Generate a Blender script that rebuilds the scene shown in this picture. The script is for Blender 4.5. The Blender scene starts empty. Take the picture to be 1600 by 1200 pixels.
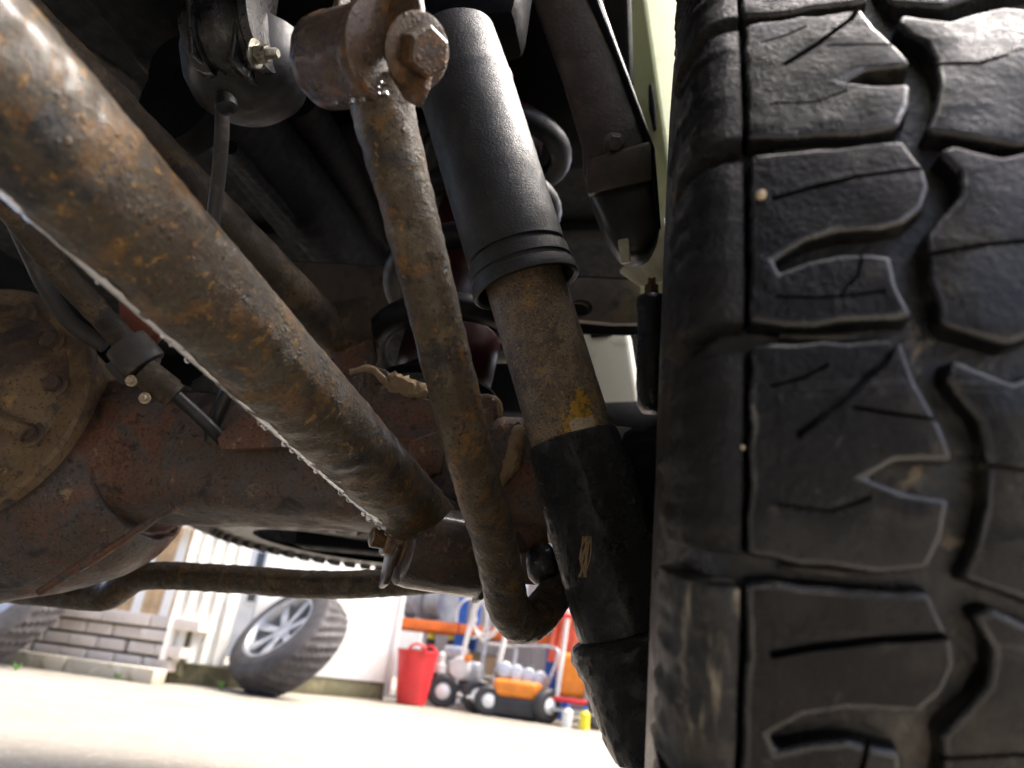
import bpy, bmesh, math, random
from mathutils import Vector, Matrix, noise
R_ = math.radians
random.seed(7)
S = bpy.context.scene
COL = S.collection

# ------------------------------------------------------------------ camera, light, exposure
CAM_H, PITCH, ROLL, YAW, FPX = 0.30, R_(22), R_(7), R_(13), 1110.0
CAMPOS = Vector((0, 0, CAM_H))
FW = Vector((-math.sin(YAW)*math.cos(PITCH), math.cos(YAW)*math.cos(PITCH), math.sin(PITCH)))
_r0 = Vector((math.cos(YAW), math.sin(YAW), 0)); _u0 = _r0.cross(FW)
RT = _r0*math.cos(ROLL) + _u0*math.sin(ROLL)
UP = -_r0*math.sin(ROLL) + _u0*math.cos(ROLL)
cd = bpy.data.cameras.new('camera'); cam = bpy.data.objects.new('camera', cd); COL.objects.link(cam)
cam.matrix_world = Matrix(((RT.x, UP.x, -FW.x, 0), (RT.y, UP.y, -FW.y, 0), (RT.z, UP.z, -FW.z, CAM_H), (0, 0, 0, 1)))
cd.sensor_width = 36; cd.lens = 36*FPX/1600; cd.clip_start = 0.02; cd.clip_end = 2000
cd.dof.use_dof = True; cd.dof.focus_distance = 0.50; cd.dof.aperture_fstop = 7.2; cd.dof.aperture_blades = 0
S.camera = cam

w = bpy.data.worlds.new('World'); S.world = w; w.use_nodes = True
nt = w.node_tree; nt.nodes.clear()
sky = nt.nodes.new('ShaderNodeTexSky'); sky.sky_type = 'NISHITA'; sky.sun_disc = False
SUN_EL, SUN_AZ = R_(58), R_(60)          # azimuth from +Y towards +X
sky.sun_elevation = SUN_EL; sky.sun_rotation = SUN_AZ
sky.air_density = 0.6; sky.dust_density = 6.0; sky.ozone_density = 0.3
bg = nt.nodes.new('ShaderNodeBackground'); bg.inputs[1].default_value = 0.15
ow = nt.nodes.new('ShaderNodeOutputWorld')
nt.links.new(sky.outputs[0], bg.inputs[0]); nt.links.new(bg.outputs[0], ow.inputs[0])
sd = bpy.data.lights.new('sun', 'SUN'); sd.energy = 1.5; sd.angle = R_(30); sd.color = (1, 0.975, 0.94)
so = bpy.data.objects.new('sun', sd); COL.objects.link(so)
sdir = Vector((math.sin(SUN_AZ)*math.cos(SUN_EL), math.cos(SUN_AZ)*math.cos(SUN_EL), math.sin(SUN_EL)))
so.rotation_euler = sdir.to_track_quat('Z', 'Y').to_euler(); so.location = sdir*30
S.view_settings.view_transform = 'Standard'; S.view_settings.look = 'None'
S.view_settings.exposure = 2.05; S.view_settings.gamma = 1.0
S.render.engine = 'CYCLES'; S.cycles.use_denoising = True; S.cycles.max_bounces = 7; S.cycles.diffuse_bounces = 4
S.cycles.sample_clamp_indirect = 6

# ------------------------------------------------------------------ placing helpers
def U(px, py, d):
    """point seen at photo pixel (px,py), d metres in front of the camera"""
    return CAMPOS + (FW + RT*((px-800)/FPX) + UP*((600-py)/FPX))*d
def at(px, py, Y):
    r = FW + RT*((px-800)/FPX) + UP*((600-py)/FPX)
    return CAMPOS + r*(Y/r.y)
def ground(px, py):
    r = FW + RT*((px-800)/FPX) + UP*((600-py)/FPX)
    return CAMPOS + r*(-CAM_H/r.z)

W = {}                                     # world translation bookkeeping for parents
def empty(name, loc, parent=None):
    o = bpy.data.objects.new(name, None); COL.objects.link(o); o.empty_display_size = 0.1
    o.location = loc; W[o.name] = Matrix.Translation(loc)
    if parent: attach(o, parent)
    return o
def attach(o, p):
    o.parent = p; o.matrix_parent_inverse = W[p.name].inverted()
def tag(o, label=None, cat=None, group=None, kind=None):
    if label: o['label'] = label
    if cat: o['category'] = cat
    if group: o['group'] = group
    if kind: o['kind'] = kind
    return o
def obj(name, data, mat, parent=None, label=None, smooth=True, recenter=True, sharp=35):
    """data: bmesh or (verts, faces) in world coordinates -> one mesh object"""
    me = bpy.data.meshes.new(name)
    if isinstance(data, bmesh.types.BMesh):
        bmesh.ops.recalc_face_normals(data, faces=data.faces[:])
        data.to_mesh(me); data.free()
    else:
        me.from_pydata([tuple(v) for v in data[0]], [], data[1])
        b = bmesh.new(); b.from_mesh(me); bmesh.ops.recalc_face_normals(b, faces=b.faces[:]); b.to_mesh(me); b.free()
    c = Vector((0, 0, 0))
    if recenter and len(me.vertices):
        lo = Vector((min(v.co[i] for v in me.vertices) for i in range(3)))
        hi = Vector((max(v.co[i] for v in me.vertices) for i in range(3)))
        c = (lo+hi)/2; me.transform(Matrix.Translation(-c))
    if smooth:
        me.polygons.foreach_set('use_smooth', [True]*len(me.polygons))
        if sharp: me.set_sharp_from_angle(angle=R_(sharp))
    if mat: me.materials.append(mat)
    o = bpy.data.objects.new(name, me); COL.objects.link(o); o.location = c
    W[o.name] = Matrix.Translation(c)
    if parent: attach(o, parent)
    if label: o['label'] = label
    return o
def copy_obj(src, parent, mw):
    """linked copy with world matrix mw"""
    o = src.copy(); COL.objects.link(o); W[o.name] = mw
    o.matrix_parent_inverse = Matrix.Identity(4); o.parent = None
    if parent: attach(o, parent)
    o.matrix_basis = mw
    return o

# ------------------------------------------------------------------ shape helpers
def catmull(pts, rad, n):
    """resample points+radii with a Catmull-Rom spline"""
    P = [Vector(p) for p in pts]; out = []; m = len(P)-1
    for k in range(n+1):
        t = k/n*m; i = min(int(t), m-1); f = t-i
        p0, p1, p2, p3 = P[max(i-1, 0)], P[i], P[i+1], P[min(i+2, m)]
        q = 0.5*((2*p1)+(p2-p0)*f+(2*p0-5*p1+4*p2-p3)*f*f+(3*p1-p0-3*p2+p3)*f**3)
        out.append((q, rad[i]*(1-f)+rad[i+1]*f))
    return out
def sweep(pr, seg=20, cap=True, disp=None):
    """tube through [(point, radius)...]; disp(p, t, a) -> radius offset"""
    V, F = [], []; n = len(pr)
    T = [(pr[min(i+1, n-1)][0]-pr[max(i-1, 0)][0]).normalized() for i in range(n)]
    ref = Vector((0, 0, 1)) if abs(T[0].z) < .9 else Vector((1, 0, 0))
    a = T[0].cross(ref).normalized()
    for i, (p, r) in enumerate(pr):
        a = (a-T[i]*a.dot(T[i])).normalized(); b = T[i].cross(a)
        for k in range(seg):
            th = 2*math.pi*k/seg; d = a*math.cos(th)+b*math.sin(th); q = p+d*r
            if disp: q = q+d*disp(q, i/(n-1), th)
            V.append(q)
    for i in range(n-1):
        for k in range(seg):
            k2 = (k+1) % seg
            F.append((i*seg+k, i*seg+k2, (i+1)*seg+k2, (i+1)*seg+k))
    if cap:
        F.append(tuple(range(seg))[::-1]); F.append(tuple((n-1)*seg+k for k in range(seg)))
    return V, F
def tube(pts, rad, n=40, seg=16, disp=None, cap=True):
    if not isinstance(rad, (list, tuple)): rad = [rad]*len(pts)
    return sweep(catmull(pts, rad, n), seg, cap, disp)
def lathe(p0, p1, prof, seg=48, disp=None, cap=True):
    """profile [(t, r)] t in metres from p0 along p0->p1, duplicated rows make hard edges"""
    ax = (Vector(p1)-Vector(p0)).normalized()
    ref = Vector((0, 0, 1)) if abs(ax.z) < .9 else Vector((1, 0, 0))
    a = ax.cross(ref).normalized(); b = ax.cross(a); V, F = [], []
    for t, r in prof:
        for k in range(seg):
            th = 2*math.pi*k/seg; d = a*math.cos(th)+b*math.sin(th); q = Vector(p0)+ax*t+d*r
            if disp: q = q+d*disp(q, t, th)
            V.append(q)
    n = len(prof)
    for i in range(n-1):
        for k in range(seg):
            k2 = (k+1) % seg; F.append((i*seg+k, i*seg+k2, (i+1)*seg+k2, (i+1)*seg+k))
    if cap and prof[0][1] > 1e-4: F.append(tuple(range(seg))[::-1])
    if cap and prof[-1][1] > 1e-4: F.append(tuple((n-1)*seg+k for k in range(seg)))
    return V, F
def join(*parts):
    V, F = [], []
    for v, f in parts:
        o = len(V); V += list(v); F += [tuple(i+o for i in q) for q in f]
    return V, F
def dense(prof, step):
    """insert rows so that long straight runs of a profile can carry displacement"""
    out = [prof[0]]
    for (t0, r0), (t1, r1) in zip(prof, prof[1:]):
        n = max(1, int(math.hypot(t1-t0, r1-r0)/step))
        out += [(t0+(t1-t0)*k/n, r0+(r1-r0)*k/n) for k in range(1, n+1)]
    return out
def prism(pts, thick, bev=0.001, nrm=None, seg=2):
    """plate from a 3D polygon, given thickness along its normal"""
    P = [Vector(p) for p in pts]
    if nrm is None:
        nrm = Vector((0, 0, 0))
        for i in range(len(P)): nrm += P[i].cross(P[(i+1) % len(P)])
    nrm = Vector(nrm).normalized(); bm = bmesh.new()
    A = [bm.verts.new(p-nrm*thick/2) for p in P]; B = [bm.verts.new(p+nrm*thick/2) for p in P]
    bm.faces.new(A[::-1]); bm.faces.new(B); n = len(P)
    for i in range(n): bm.faces.new((A[i], A[(i+1) % n], B[(i+1) % n], B[i]))
    bmesh.ops.recalc_face_normals(bm, faces=bm.faces[:])
    if bev: bmesh.ops.bevel(bm, geom=bm.edges[:], offset=bev, segments=seg, affect='EDGES', profile=.5, clamp_overlap=True)
    return bm
def box(c, size, rot=None, bev=0.004, seg=2):
    bm = bmesh.new(); bmesh.ops.create_cube(bm, size=1)
    M = Matrix.Translation(Vector(c)) @ (rot.to_4x4() if rot else Matrix.Identity(4))
    bmesh.ops.scale(bm, vec=Vector(size), verts=bm.verts[:])
    if bev: bmesh.ops.bevel(bm, geom=bm.edges[:], offset=bev, segments=seg, affect='EDGES', profile=.5, clamp_overlap=True)
    bmesh.ops.transform(bm, matrix=M, verts=bm.verts[:]); return bm
def add_bm(dst, src):
    me = bpy.data.meshes.new('tmp'); src.to_mesh(me); src.free(); dst.from_mesh(me); bpy.data.meshes.remove(me); return dst
def vf(bm):
    bm.verts.index_update()
    r = [v.co.copy() for v in bm.verts], [tuple(v.index for v in f.verts) for f in bm.faces]; bm.free(); return r
def hexbolt(p, ax, r, h, shank=0.0, washer=True):
    """hexagon head standing on p along ax, with a washer and, if given, a threaded shank end"""
    ax = Vector(ax).normalized(); parts = []
    if washer: parts.append(lathe(p-ax*0.0005, p+ax, [(0, r*1.45), (.0018, r*1.5), (.0022, r*1.42), (.0023, r*.6)], 24))
    parts.append(lathe(p+ax*.0022, p+ax, [(0, r), (h*.85, r), (h, r*.86), (h, 0.00005)], 6))
    if shank:
        pf = [(0, r*.55)]; k = 0; n = int(shank/.0012)
        for k in range(n): pf += [(k*.0012+.0006, r*.6), (k*.0012+.0012, r*.52)]
        pf += [(n*.0012+.001, r*.4), (n*.0012+.001, .00005)]
        parts.append(lathe(p+ax*h, p+ax, pf, 16))
    return join(*parts)
def nz(p, s): return noise.noise(Vector(p)*s)
def lumps(amp, s):
    def f(q, t, a): return amp*(noise.noise(q*s)+.5*noise.noise(q*s*2.3+Vector((5, 1, 3)))+.35*max(0, noise.noise(q*s*5)))
    return f

# ------------------------------------------------------------------ materials
class NB:
    def __init__(s, name):
        s.m = bpy.data.materials.new(name); s.m.use_nodes = True; s.t = s.m.node_tree; s.t.nodes.clear()
        s.out = s.t.nodes.new('ShaderNodeOutputMaterial'); s.b = s.t.nodes.new('ShaderNodeBsdfPrincipled')
        s.t.links.new(s.b.outputs[0], s.out.inputs[0]); s.co = s.t.nodes.new('ShaderNodeTexCoord').outputs['Object']
    def n(s, t, **k):
        x = s.t.nodes.new(t)
        for a, v in k.items(): setattr(x, a, v)
        return x
    def l(s, a, b): s.t.links.new(a, b)
    def noise(s, scale, detail=5, rough=.6, dist=0.0, off=0, stretch=None):
        x = s.n('ShaderNodeTexNoise'); x.inputs['Scale'].default_value = scale; x.inputs['Detail'].default_value = detail
        x.inputs['Roughness'].default_value = rough; x.inputs['Distortion'].default_value = dist
        mp = s.n('ShaderNodeMapping'); mp.inputs['Location'].default_value = (off, off*.7, -off*.3)
        if stretch: mp.inputs['Scale'].default_value = stretch
        s.l(s.co, mp.inputs[0]); s.l(mp.outputs[0], x.inputs['Vector']); return x.outputs[0]
    def voro(s, scale, rnd=1.0, feature='F1'):
        x = s.n('ShaderNodeTexVoronoi', feature=feature); x.inputs['Scale'].default_value = scale
        x.inputs['Randomness'].default_value = rnd; s.l(s.co, x.inputs['Vector']); return x.outputs['Distance']
    def ramp(s, v, lo, hi, a=0.0, b=1.0):
        x = s.n('ShaderNodeMapRange', interpolation_type='SMOOTHSTEP'); s.l(v, x.inputs[0])
        for i, q in enumerate((lo, hi, a, b)): x.inputs[i+1].default_value = q
        return x.outputs[0]
    def mix(s, f, a, b):
        x = s.n('ShaderNodeMix', data_type='RGBA')
        for sock, v in ((x.inputs[0], f), (x.inputs[6], a), (x.inputs[7], b)):
            if isinstance(v, (int, float)): sock.default_value = v
            elif isinstance(v, tuple): sock.default_value = (*v, 1)
            else: s.l(v, sock)
        return x.outputs[2]
    def math(s, op, a, b=0.0, c=None):
        x = s.n('ShaderNodeMath', operation=op)
        for i, v in enumerate((a, b) if c is None else (a, b, c)):
            if isinstance(v, (int, float)): x.inputs[i].default_value = v
            else: s.l(v, x.inputs[i])
        return x.outputs[0]
    def set(s, k, v):
        i = s.b.inputs[k]
        if isinstance(v, (int, float)): i.default_value = v
        elif isinstance(v, tuple): i.default_value = (*v, 1)
        else: s.l(v, i)
    def bump(s, h, strength, dist):
        x = s.n('ShaderNodeBump'); x.inputs['Strength'].default_value = strength; x.inputs['Distance'].default_value = dist
        s.l(h, x.inputs['Height']); s.l(x.outputs[0], s.b.inputs['Normal'])

def grime(name, base, layers=(), rough=(.35, .7), rs=60, bump=((90, .5), (300, .5)), bs=.6, bd=.002, coat=0.0, coat_r=.12, metal=0.0, spec=.5, pits=0):
    """base colour overlaid with noise-masked layers (colour, scale, lo, hi[, stretch])"""
    m = NB(name); c = base
    for i, L in enumerate(layers):
        msk = m.ramp(m.noise(L[1], 7, .65, .4, 3.1*i+1, L[4] if len(L) > 4 else None), L[2], L[3])
        c = m.mix(msk, c, L[0])
    m.set('Base Color', c)
    m.set('Roughness', m.ramp(m.noise(rs, 5, .65, 0, 9), .3, .7, *rough))
    m.set('Metallic', metal); m.set('Specular IOR Level', spec)
    if coat:
        m.set('Coat Weight', m.ramp(m.noise(rs*.45, 4, .6, 0, 4), .35, .6, coat*.25, coat)); m.set('Coat Roughness', coat_r)
    h = None
    for sc, wt in bump:
        q = m.math('MULTIPLY', m.noise(sc, 6, .6, .3, 2), wt); h = q if h is None else m.math('ADD', h, q)
    if pits:
        v = m.ramp(m.voro(pits), .0, .45, 1, 0); k = m.ramp(m.noise(pits*.35, 2, .5, 0, 7), .5, .62)
        h = m.math('ADD', h, m.math('MULTIPLY', m.math('MULTIPLY', v, k), .55))
    if h is not None: m.bump(h, bs, bd)
    return m.m
def plain(name, col, rough=.5, metal=0.0, var=.25, scale=6, bump=0, coat=0):
    """painted / moulded surface with slight tone and gloss variation"""
    m = NB(name); dk = tuple(x*(1-var) for x in col); lt = tuple(min(1, x*(1+var*.5)) for x in col)
    m.set('Base Color', m.mix(m.ramp(m.noise(scale, 6, .65), .35, .65), dk, lt))
    m.set('Roughness', m.ramp(m.noise(scale*3, 5, .6, 0, 3), .3, .7, max(.02, rough-.12), min(1, rough+.12)))
    m.set('Metallic', metal)
    if coat: m.set('Coat Weight', coat)
    if bump: m.bump(m.noise(scale*8, 6, .6), .4, bump)
    return m.m

M = {}
M['arm'] = grime('wet_rusty_olive_paint', (.048, .032, .013), [
    ((.070, .062, .038), 40, .53, .65), ((.13, .062, .011), 48, .48, .62), ((.036, .018, .008), 22, .54, .66), ((.25, .125, .018), 150, .57, .65), ((.04, .016, .008), 60, .58, .68),
    ((.006, .0055, .0055), 17, .56, .63), ((.20, .15, .075), 80, .68, .73, (1, 1.6, 1)), ((.25, .13, .03), 420, .60, .66), ((.022, .016, .010), 330, .55, .63)],
    rough=(.3, .62), bump=((90, .45), (300, .7), (900, .6)), bs=1.0, bd=.0030, coat=.38, coat_r=.26, pits=260)
M['bar'] = grime('rusty_steel_bar', (.080, .056, .028), [
    ((.14, .11, .065), 60, .50, .62), ((.21, .10, .02), 44, .53, .66), ((.03, .024, .018), 34, .54, .66), ((.075, .085, .06), 80, .63, .71), ((.28, .15, .04), 260, .60, .66), ((.022, .018, .013), 380, .55, .63)],
    rough=(.38, .7), bump=((100, .5), (340, .8), (900, .6)), bs=1.0, bd=.0038, coat=.45, coat_r=.25, pits=220)
M['eye'] = grime('wet_orange_rust', (.058, .027, .008), [((.085, .055, .024), 70, .52, .63), ((.17, .068, .013), 60, .52, .64), ((.022, .009, .005), 60, .54, .64), ((.20, .10, .03), 320, .60, .67)],
    rough=(.25, .5), bump=((120, .6), (400, .6), (900, .4)), bs=1.0, bd=.0036, coat=.4, coat_r=.14, pits=260)
M['axle'] = grime('axle_rust', (.105, .072, .055), [((.15, .064, .036), 9, .49, .61), ((.085, .072, .066), 24, .48, .58), ((.28, .20, .11), 44, .60, .70), ((.17, .064, .032), 60, .60, .68), ((.03, .022, .019), 26, .57, .66), ((.036, .026, .02), 320, .54, .62), ((.25, .155, .08), 420, .62, .68)],
    rough=(.45, .8), bump=((60, .6), (220, .6)), bs=1.0, bd=.004, coat=.25, coat_r=.3, pits=150)
M['diff'] = grime('mud_crusted_cast_iron', (.16, .105, .052), [((.07, .047, .035), 13, .46, .58), ((.30, .185, .06), 22, .56, .68), ((.04, .032, .034), 34, .55, .65), ((.05, .035, .024), 300, .55, .63)],
    rough=(.55, .9), bump=((50, .7), (180, .6)), bs=.7, bd=.003, pits=160)
M['mud'] = grime('dried_mud', (.27, .19, .11), [((.15, .10, .06), 40, .5, .62), ((.36, .27, .17), 90, .56, .66)], rough=(.7, .95), bump=((90, .7), (300, .6)), bs=1, bd=.003)
M['cover'] = grime('black_dust_cover_plastic', (.014, .014, .0148), [((.034, .032, .031), 14, .46, .66), ((.045, .043, .042), 500, .56, .64)],
    rough=(.32, .58), bump=((500, .8), (1100, .8)), bs=.7, bd=.0010, coat=.15, coat_r=.3)
M['shock'] = grime('rust_flecked_shock_body', (.15, .115, .085), [((.24, .185, .125), 70, .48, .60), ((.075, .062, .055), 30, .54, .66), ((.33, .19, .055), 34, .56, .70), ((.44, .26, .045), 460, .57, .63), ((.05, .038, .03), 560, .54, .61)],
    rough=(.4, .7), bump=((300, .7), (800, .6)), bs=.9, bd=.0018, coat=.2, coat_r=.3)
M['sleeve'] = grime('wet_black_pitted_sleeve', (.0070, .0070, .0074), [((.014, .0125, .011), 30, .5, .66), ((.05, .043, .035), 520, .59, .66), ((.12, .09, .05), 300, .69, .72)],
    rough=(.20, .42), bump=((420, .8), (800, .8), (1300, .5)), bs=1.0, bd=.0026, coat=.45, coat_r=.25, spec=.4)
M['oily'] = grime('oily_black_metal', (.006, .006, .0065), [((.028, .028, .024), 140, .60, .68), ((.012, .011, .011), 30, .5, .6)], rough=(.2, .5), bump=((150, .7), (500, .6)), bs=.9, bd=.0014, coat=.5)
M['dark'] = grime('dark_underbody_paint', (.0045, .005, .0065), [((.009, .008, .0085), 12, .5, .66), ((.018, .013, .010), 30, .64, .74)], rough=(.5, .8), bump=((60, .6), (250, .5)), bs=.5, bd=.002, spec=.05)
M['bracket'] = grime('brown_undercoat', (.040, .030, .026), [((.07, .05, .042), 16, .48, .62), ((.11, .045, .03), 40, .60, .68), ((.45, .40, .33), 26, .705, .73)], rough=(.4, .7), bump=((70, .6), (300, .5)), bs=.6, bd=.002, coat=.2)
M['member'] = grime('dusty_chassis_steel', (.075, .06, .048), [((.12, .09, .065), 14, .48, .6), ((.04, .034, .03), 30, .55, .65)], rough=(.5, .8), bump=((80, .6),), bs=.5, bd=.002)
M['rubber'] = grime('black_rubber', (.013, .013, .014), [((.03, .029, .028), 30, .5, .66)], rough=(.3, .55), bump=((300, .5),), bs=.4, bd=.001)
M['hose'] = grime('dusty_hose', (.03, .028, .027), [((.10, .08, .055), 30, .5, .65)], rough=(.5, .75), bump=((300, .5),), bs=.4, bd=.001)
M['pipe'] = grime('muddy_pipe', (.05, .038, .026), [((.10, .072, .042), 30, .5, .62), ((.02, .018, .016), 20, .54, .64), ((.03, .024, .018), 240, .55, .64)], rough=(.5, .85), bump=((150, .5), (500, .5)), bs=.7, bd=.0018, spec=.3)
M['redpaint'] = grime('red_oxide_bracket', (.20, .055, .028), [((.12, .035, .02), 40, .5, .62), ((.26, .10, .05), 70, .56, .66)], rough=(.45, .7), bump=((120, .5),), bs=.5, bd=.0015)
M['coil'] = grime('black_coil_spring', (.008, .0085, .0095), [((.016, .016, .016), 60, .52, .62)], rough=(.35, .55), bump=((260, .6),), bs=.6, bd=.0014, spec=.22)
M['airbag'] = grime('red_air_bag', (.035, .004, .006), [((.02, .004, .005), 22, .46, .62), ((.10, .07, .06), 60, .6, .7)], rough=(.3, .5), bump=((120, .5),), bs=.3, bd=.001)
M['cream'] = grime('pale_lime_body_paint', (.62, .66, .40), [((.50, .50, .27), 9, .5, .68), ((.34, .34, .22), 60, .64, .74)], rough=(.35, .55), bump=((30, .4),), bs=.1, bd=.001)
M['plastic'] = grime('off_white_tank', (.62, .60, .48), [((.45, .42, .32), 14, .5, .66)], rough=(.35, .5), bump=((30, .4),), bs=.1, bd=.001)
M['tread'] = grime('wet_scuffed_tyre_rubber', (.0040, .0042, .0054), [((.0080, .0080, .0092), 20, .48, .64), ((.034, .029, .022), 10, .58, .70), ((.007, .007, .008), 45, .50, .58), ((.030, .0295, .030), 60, .60, .66, (.12, 1, 1)), ((.035, .034, .034), 80, .63, .68, (1, .15, 1)), ((.22, .19, .14), 170, .69, .72), ((.06, .054, .046), 260, .64, .70)],
    rough=(.16, .55), rs=30, bump=((30, .5), (110, .4), (420, .5)), bs=.65, bd=.0028, coat=.28, coat_r=.14, spec=.17)
M['edge'] = grime('polished_edge_with_painted_glint', (.0060, .0062, .0074), [((.042, .043, .046), 22, .54, .64), ((.030, .027, .022), 14, .62, .72)], rough=(.07, .34), rs=34, bump=((90, .5), (300, .6), (800, .4)), bs=.8, bd=.0016, coat=1.0, coat_r=.08, spec=.42)  # lighter grey patches paint highlights onto the wet block edges
M['carcass'] = grime('tyre_groove_rubber', (.010, .010, .0112), [((.05, .042, .032), 20, .54, .66), ((.14, .11, .07), 60, .62, .70)], rough=(.25, .5), bump=((60, .5), (200, .6)), bs=.7, bd=.003)
M['lug'] = grime('muddy_shoulder_rubber', (.0055, .0055, .0064), [((.02, .017, .013), 14, .50, .64), ((.16, .12, .065), 13, .58, .67), ((.009, .0085, .008), 90, .5, .6), ((.09, .09, .088), 28, .67, .75)], rough=(.2, .5), bump=((70, .6), (220, .6), (600, .5)), bs=.8, bd=.003, spec=.22)
M['yellowflake'] = grime('yellow_flaked_paint', (.45, .27, .03), [((.28, .15, .03), 300, .5, .6), ((.12, .08, .04), 500, .58, .66)], rough=(.4, .6), bump=((600, .6),), bs=.5, bd=.001)
M['primer'] = grime('pale_primer', (.48, .40, .30), [((.25, .18, .10), 400, .54, .62)], rough=(.4, .6), bump=((600, .6),), bs=.5, bd=.001)
M['litlug'] = grime('rubber_with_painted_light', (.012, .012, .0125), [((.26, .22, .15), 22, .42, .54, (1, 1, .35)), ((.04, .034, .028), 60, .52, .62), ((.46, .40, .30), 34, .54, .64, (1, 1, .3))], rough=(.35, .8), bump=((70, .6), (220, .6), (600, .5)), bs=.8, bd=.003)  # cream streaks paint bright ground light onto a lug side
M['lightlug'] = plain('dusty_tyre_rubber', (.03, .028, .026), .8, var=.3, scale=20)
M['stone'] = plain('grit', (.45, .36, .25), .6, var=.4, scale=200)
wm = NB('water'); wm.set('Base Color', (1., 1., 1.)); wm.set('Roughness', .02); wm.set('IOR', 1.33); wm.set('Transmission Weight', 1.0); M['water'] = wm.m
M['wetbrown'] = grime('wet_brown_grease_rust', (.035, .022, .015), [((.07, .035, .02), 40, .5, .62), ((.16, .11, .06), 46, .60, .68), ((.012, .010, .009), 30, .54, .64)], rough=(.28, .6), bump=((90, .6), (300, .6)), bs=.9, bd=.002, coat=.8, coat_r=.15, pits=200)
M['film'] = grime('painted_wet_glint', (.80, .80, .79), [((.07, .055, .035), 110, .56, .62), ((.86, .87, .88), 300, .52, .60)], rough=(.04, .12), bump=((260, .6), (700, .5)), bs=.5, bd=.0012, coat=1.0, coat_r=.04, spec=.8)  # white base colour paints the glint of the wet underside
M['bolt'] = grime('rusty_bolt_steel', (.13, .085, .05), [((.22, .12, .05), 150, .5, .62), ((.04, .03, .025), 90, .55, .66)], rough=(.3, .6), bump=((300, .6),), bs=.6, bd=.001, coat=.5, metal=.3)
M['zinc'] = grime('zinc_nut', (.28, .27, .22), [((.08, .07, .05), 140, .52, .62)], rough=(.25, .45), bump=((300, .6),), bs=.4, bd=.001, metal=.8)

# ground: pale concrete yard, gravelly grain near the camera
g = NB('pale_concrete_yard')
c = g.mix(g.ramp(g.noise(.9, 6, .6), .35, .65), (.25, .222, .172), (.30, .272, .22))
c = g.mix(g.ramp(g.noise(5, 7, .7, .3, 5), .52, .70), c, (.22, .19, .14))
c = g.mix(g.ramp(g.noise(95, 4, .7, 0, 3), .56, .66), c, (.16, .15, .13))
c = g.mix(g.ramp(g.noise(34, 5, .7, 0, 6), .57, .66), c, (.17, .155, .13))
c = g.mix(g.ramp(g.noise(26, 5, .7, 0, 12), .58, .68), c, (.40, .38, .34))
c = g.mix(g.ramp(g.noise(160, 3, .6, 0, 8), .60, .68), c, (.46, .44, .40))
g.set('Base Color', c); g.set('Roughness', g.ramp(g.noise(2.2, 5, .6, 0, 2), .4, .6, .45, .8))
g.bump(g.math('ADD', g.noise(60, 6, .7), g.noise(160, 4, .6)), .7, .006); M['ground'] = g.m

# ------------------------------------------------------------------ ground
gb = bmesh.new()
bmesh.ops.create_grid(gb, x_segments=2, y_segments=2, size=250)
tag(obj('ground', gb, M['ground'], recenter=False), 'pale concrete yard surface', kind='structure')

# ================================================================== the truck
AX_Y, AX_Z, TY_R, TX0 = .640, .43, .470, .012      # axle line, tyre radius, near tread edge
truck = empty('off_road_truck', (-.75, AX_Y, 0))
tag(truck, 'dirty off-road truck seen from underneath, rusty suspension beside a chunky mud tyre', 'truck')

# ------------------------------------------------------------------ wheel with mud-terrain tread
WC = Vector((TX0+.11, .688, .468))
wheel = empty('wheel', WC, truck); wheel['label'] = 'black mud-terrain tyre with wet chunky tread blocks'
# carcass lathe (axis +X); x measured from the near tread edge
prof = [(-.004, .190), (-.010, .215), (-.014, .255), (-.0145, .300), (-.013, .335), (-.007, .365), (.001, .388), (.006, .399), (.02, .404), (.06, .406)]
prof = [(x, r+.05) for x, r in prof]; prof[-3:] = [(.007, .455), (.02, .459), (.06, .461)]
full = prof + [(.11, .4615)] + [(.22-x, r) for x, r in reversed(prof)]
p0 = Vector((TX0, WC.y, WC.z))
obj('tyre_carcass', lathe(p0, p0+Vector((1, 0, 0)), full, 120, None, False), M['carcass'], wheel, sharp=60)
obj('wheel_rim', lathe(p0, p0+Vector((1, 0, 0)), [(-.002, .232), (-.006, .246), (.0, .250), (.004, .24), (.03, .232), (.10, .225), (.12, .16), (.13, .06), (.13, .00005)], 64), M['dark'], wheel)
PITCHN = 38; PL = 2*math.pi*TY_R/PITCHN*1000.0     # mm
def to_tyre(v, u, r):                               # mm across, mm along, metres radius -> world offset from wheel centre, at angle 0 (facing camera, -Y)
    a = u/1000.0/TY_R
    edge = min(v, 220-v); crown = .0035*max(0, (1-edge/90.0))**2
    rr = r-crown
    return Vector((TX0+v/1000.0, 0, 0))-Vector((WC.x, 0, 0))+Vector((0, -math.cos(a)*rr, math.sin(a)*rr))
def flat_prism(poly, z0, z1):
    bm = bmesh.new(); n = len(poly)
    A = [bm.verts.new((p[0], p[1], z0)) for p in poly]; B = [bm.verts.new((p[0], p[1], z1)) for p in poly]
    bm.faces.new(A[::-1]); bm.faces.new(B)
    for i in range(n): bm.faces.new((A[i], A[(i+1) % n], B[(i+1) % n], B[i]))
    bmesh.ops.recalc_face_normals(bm, faces=bm.faces[:]); return bm
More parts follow.
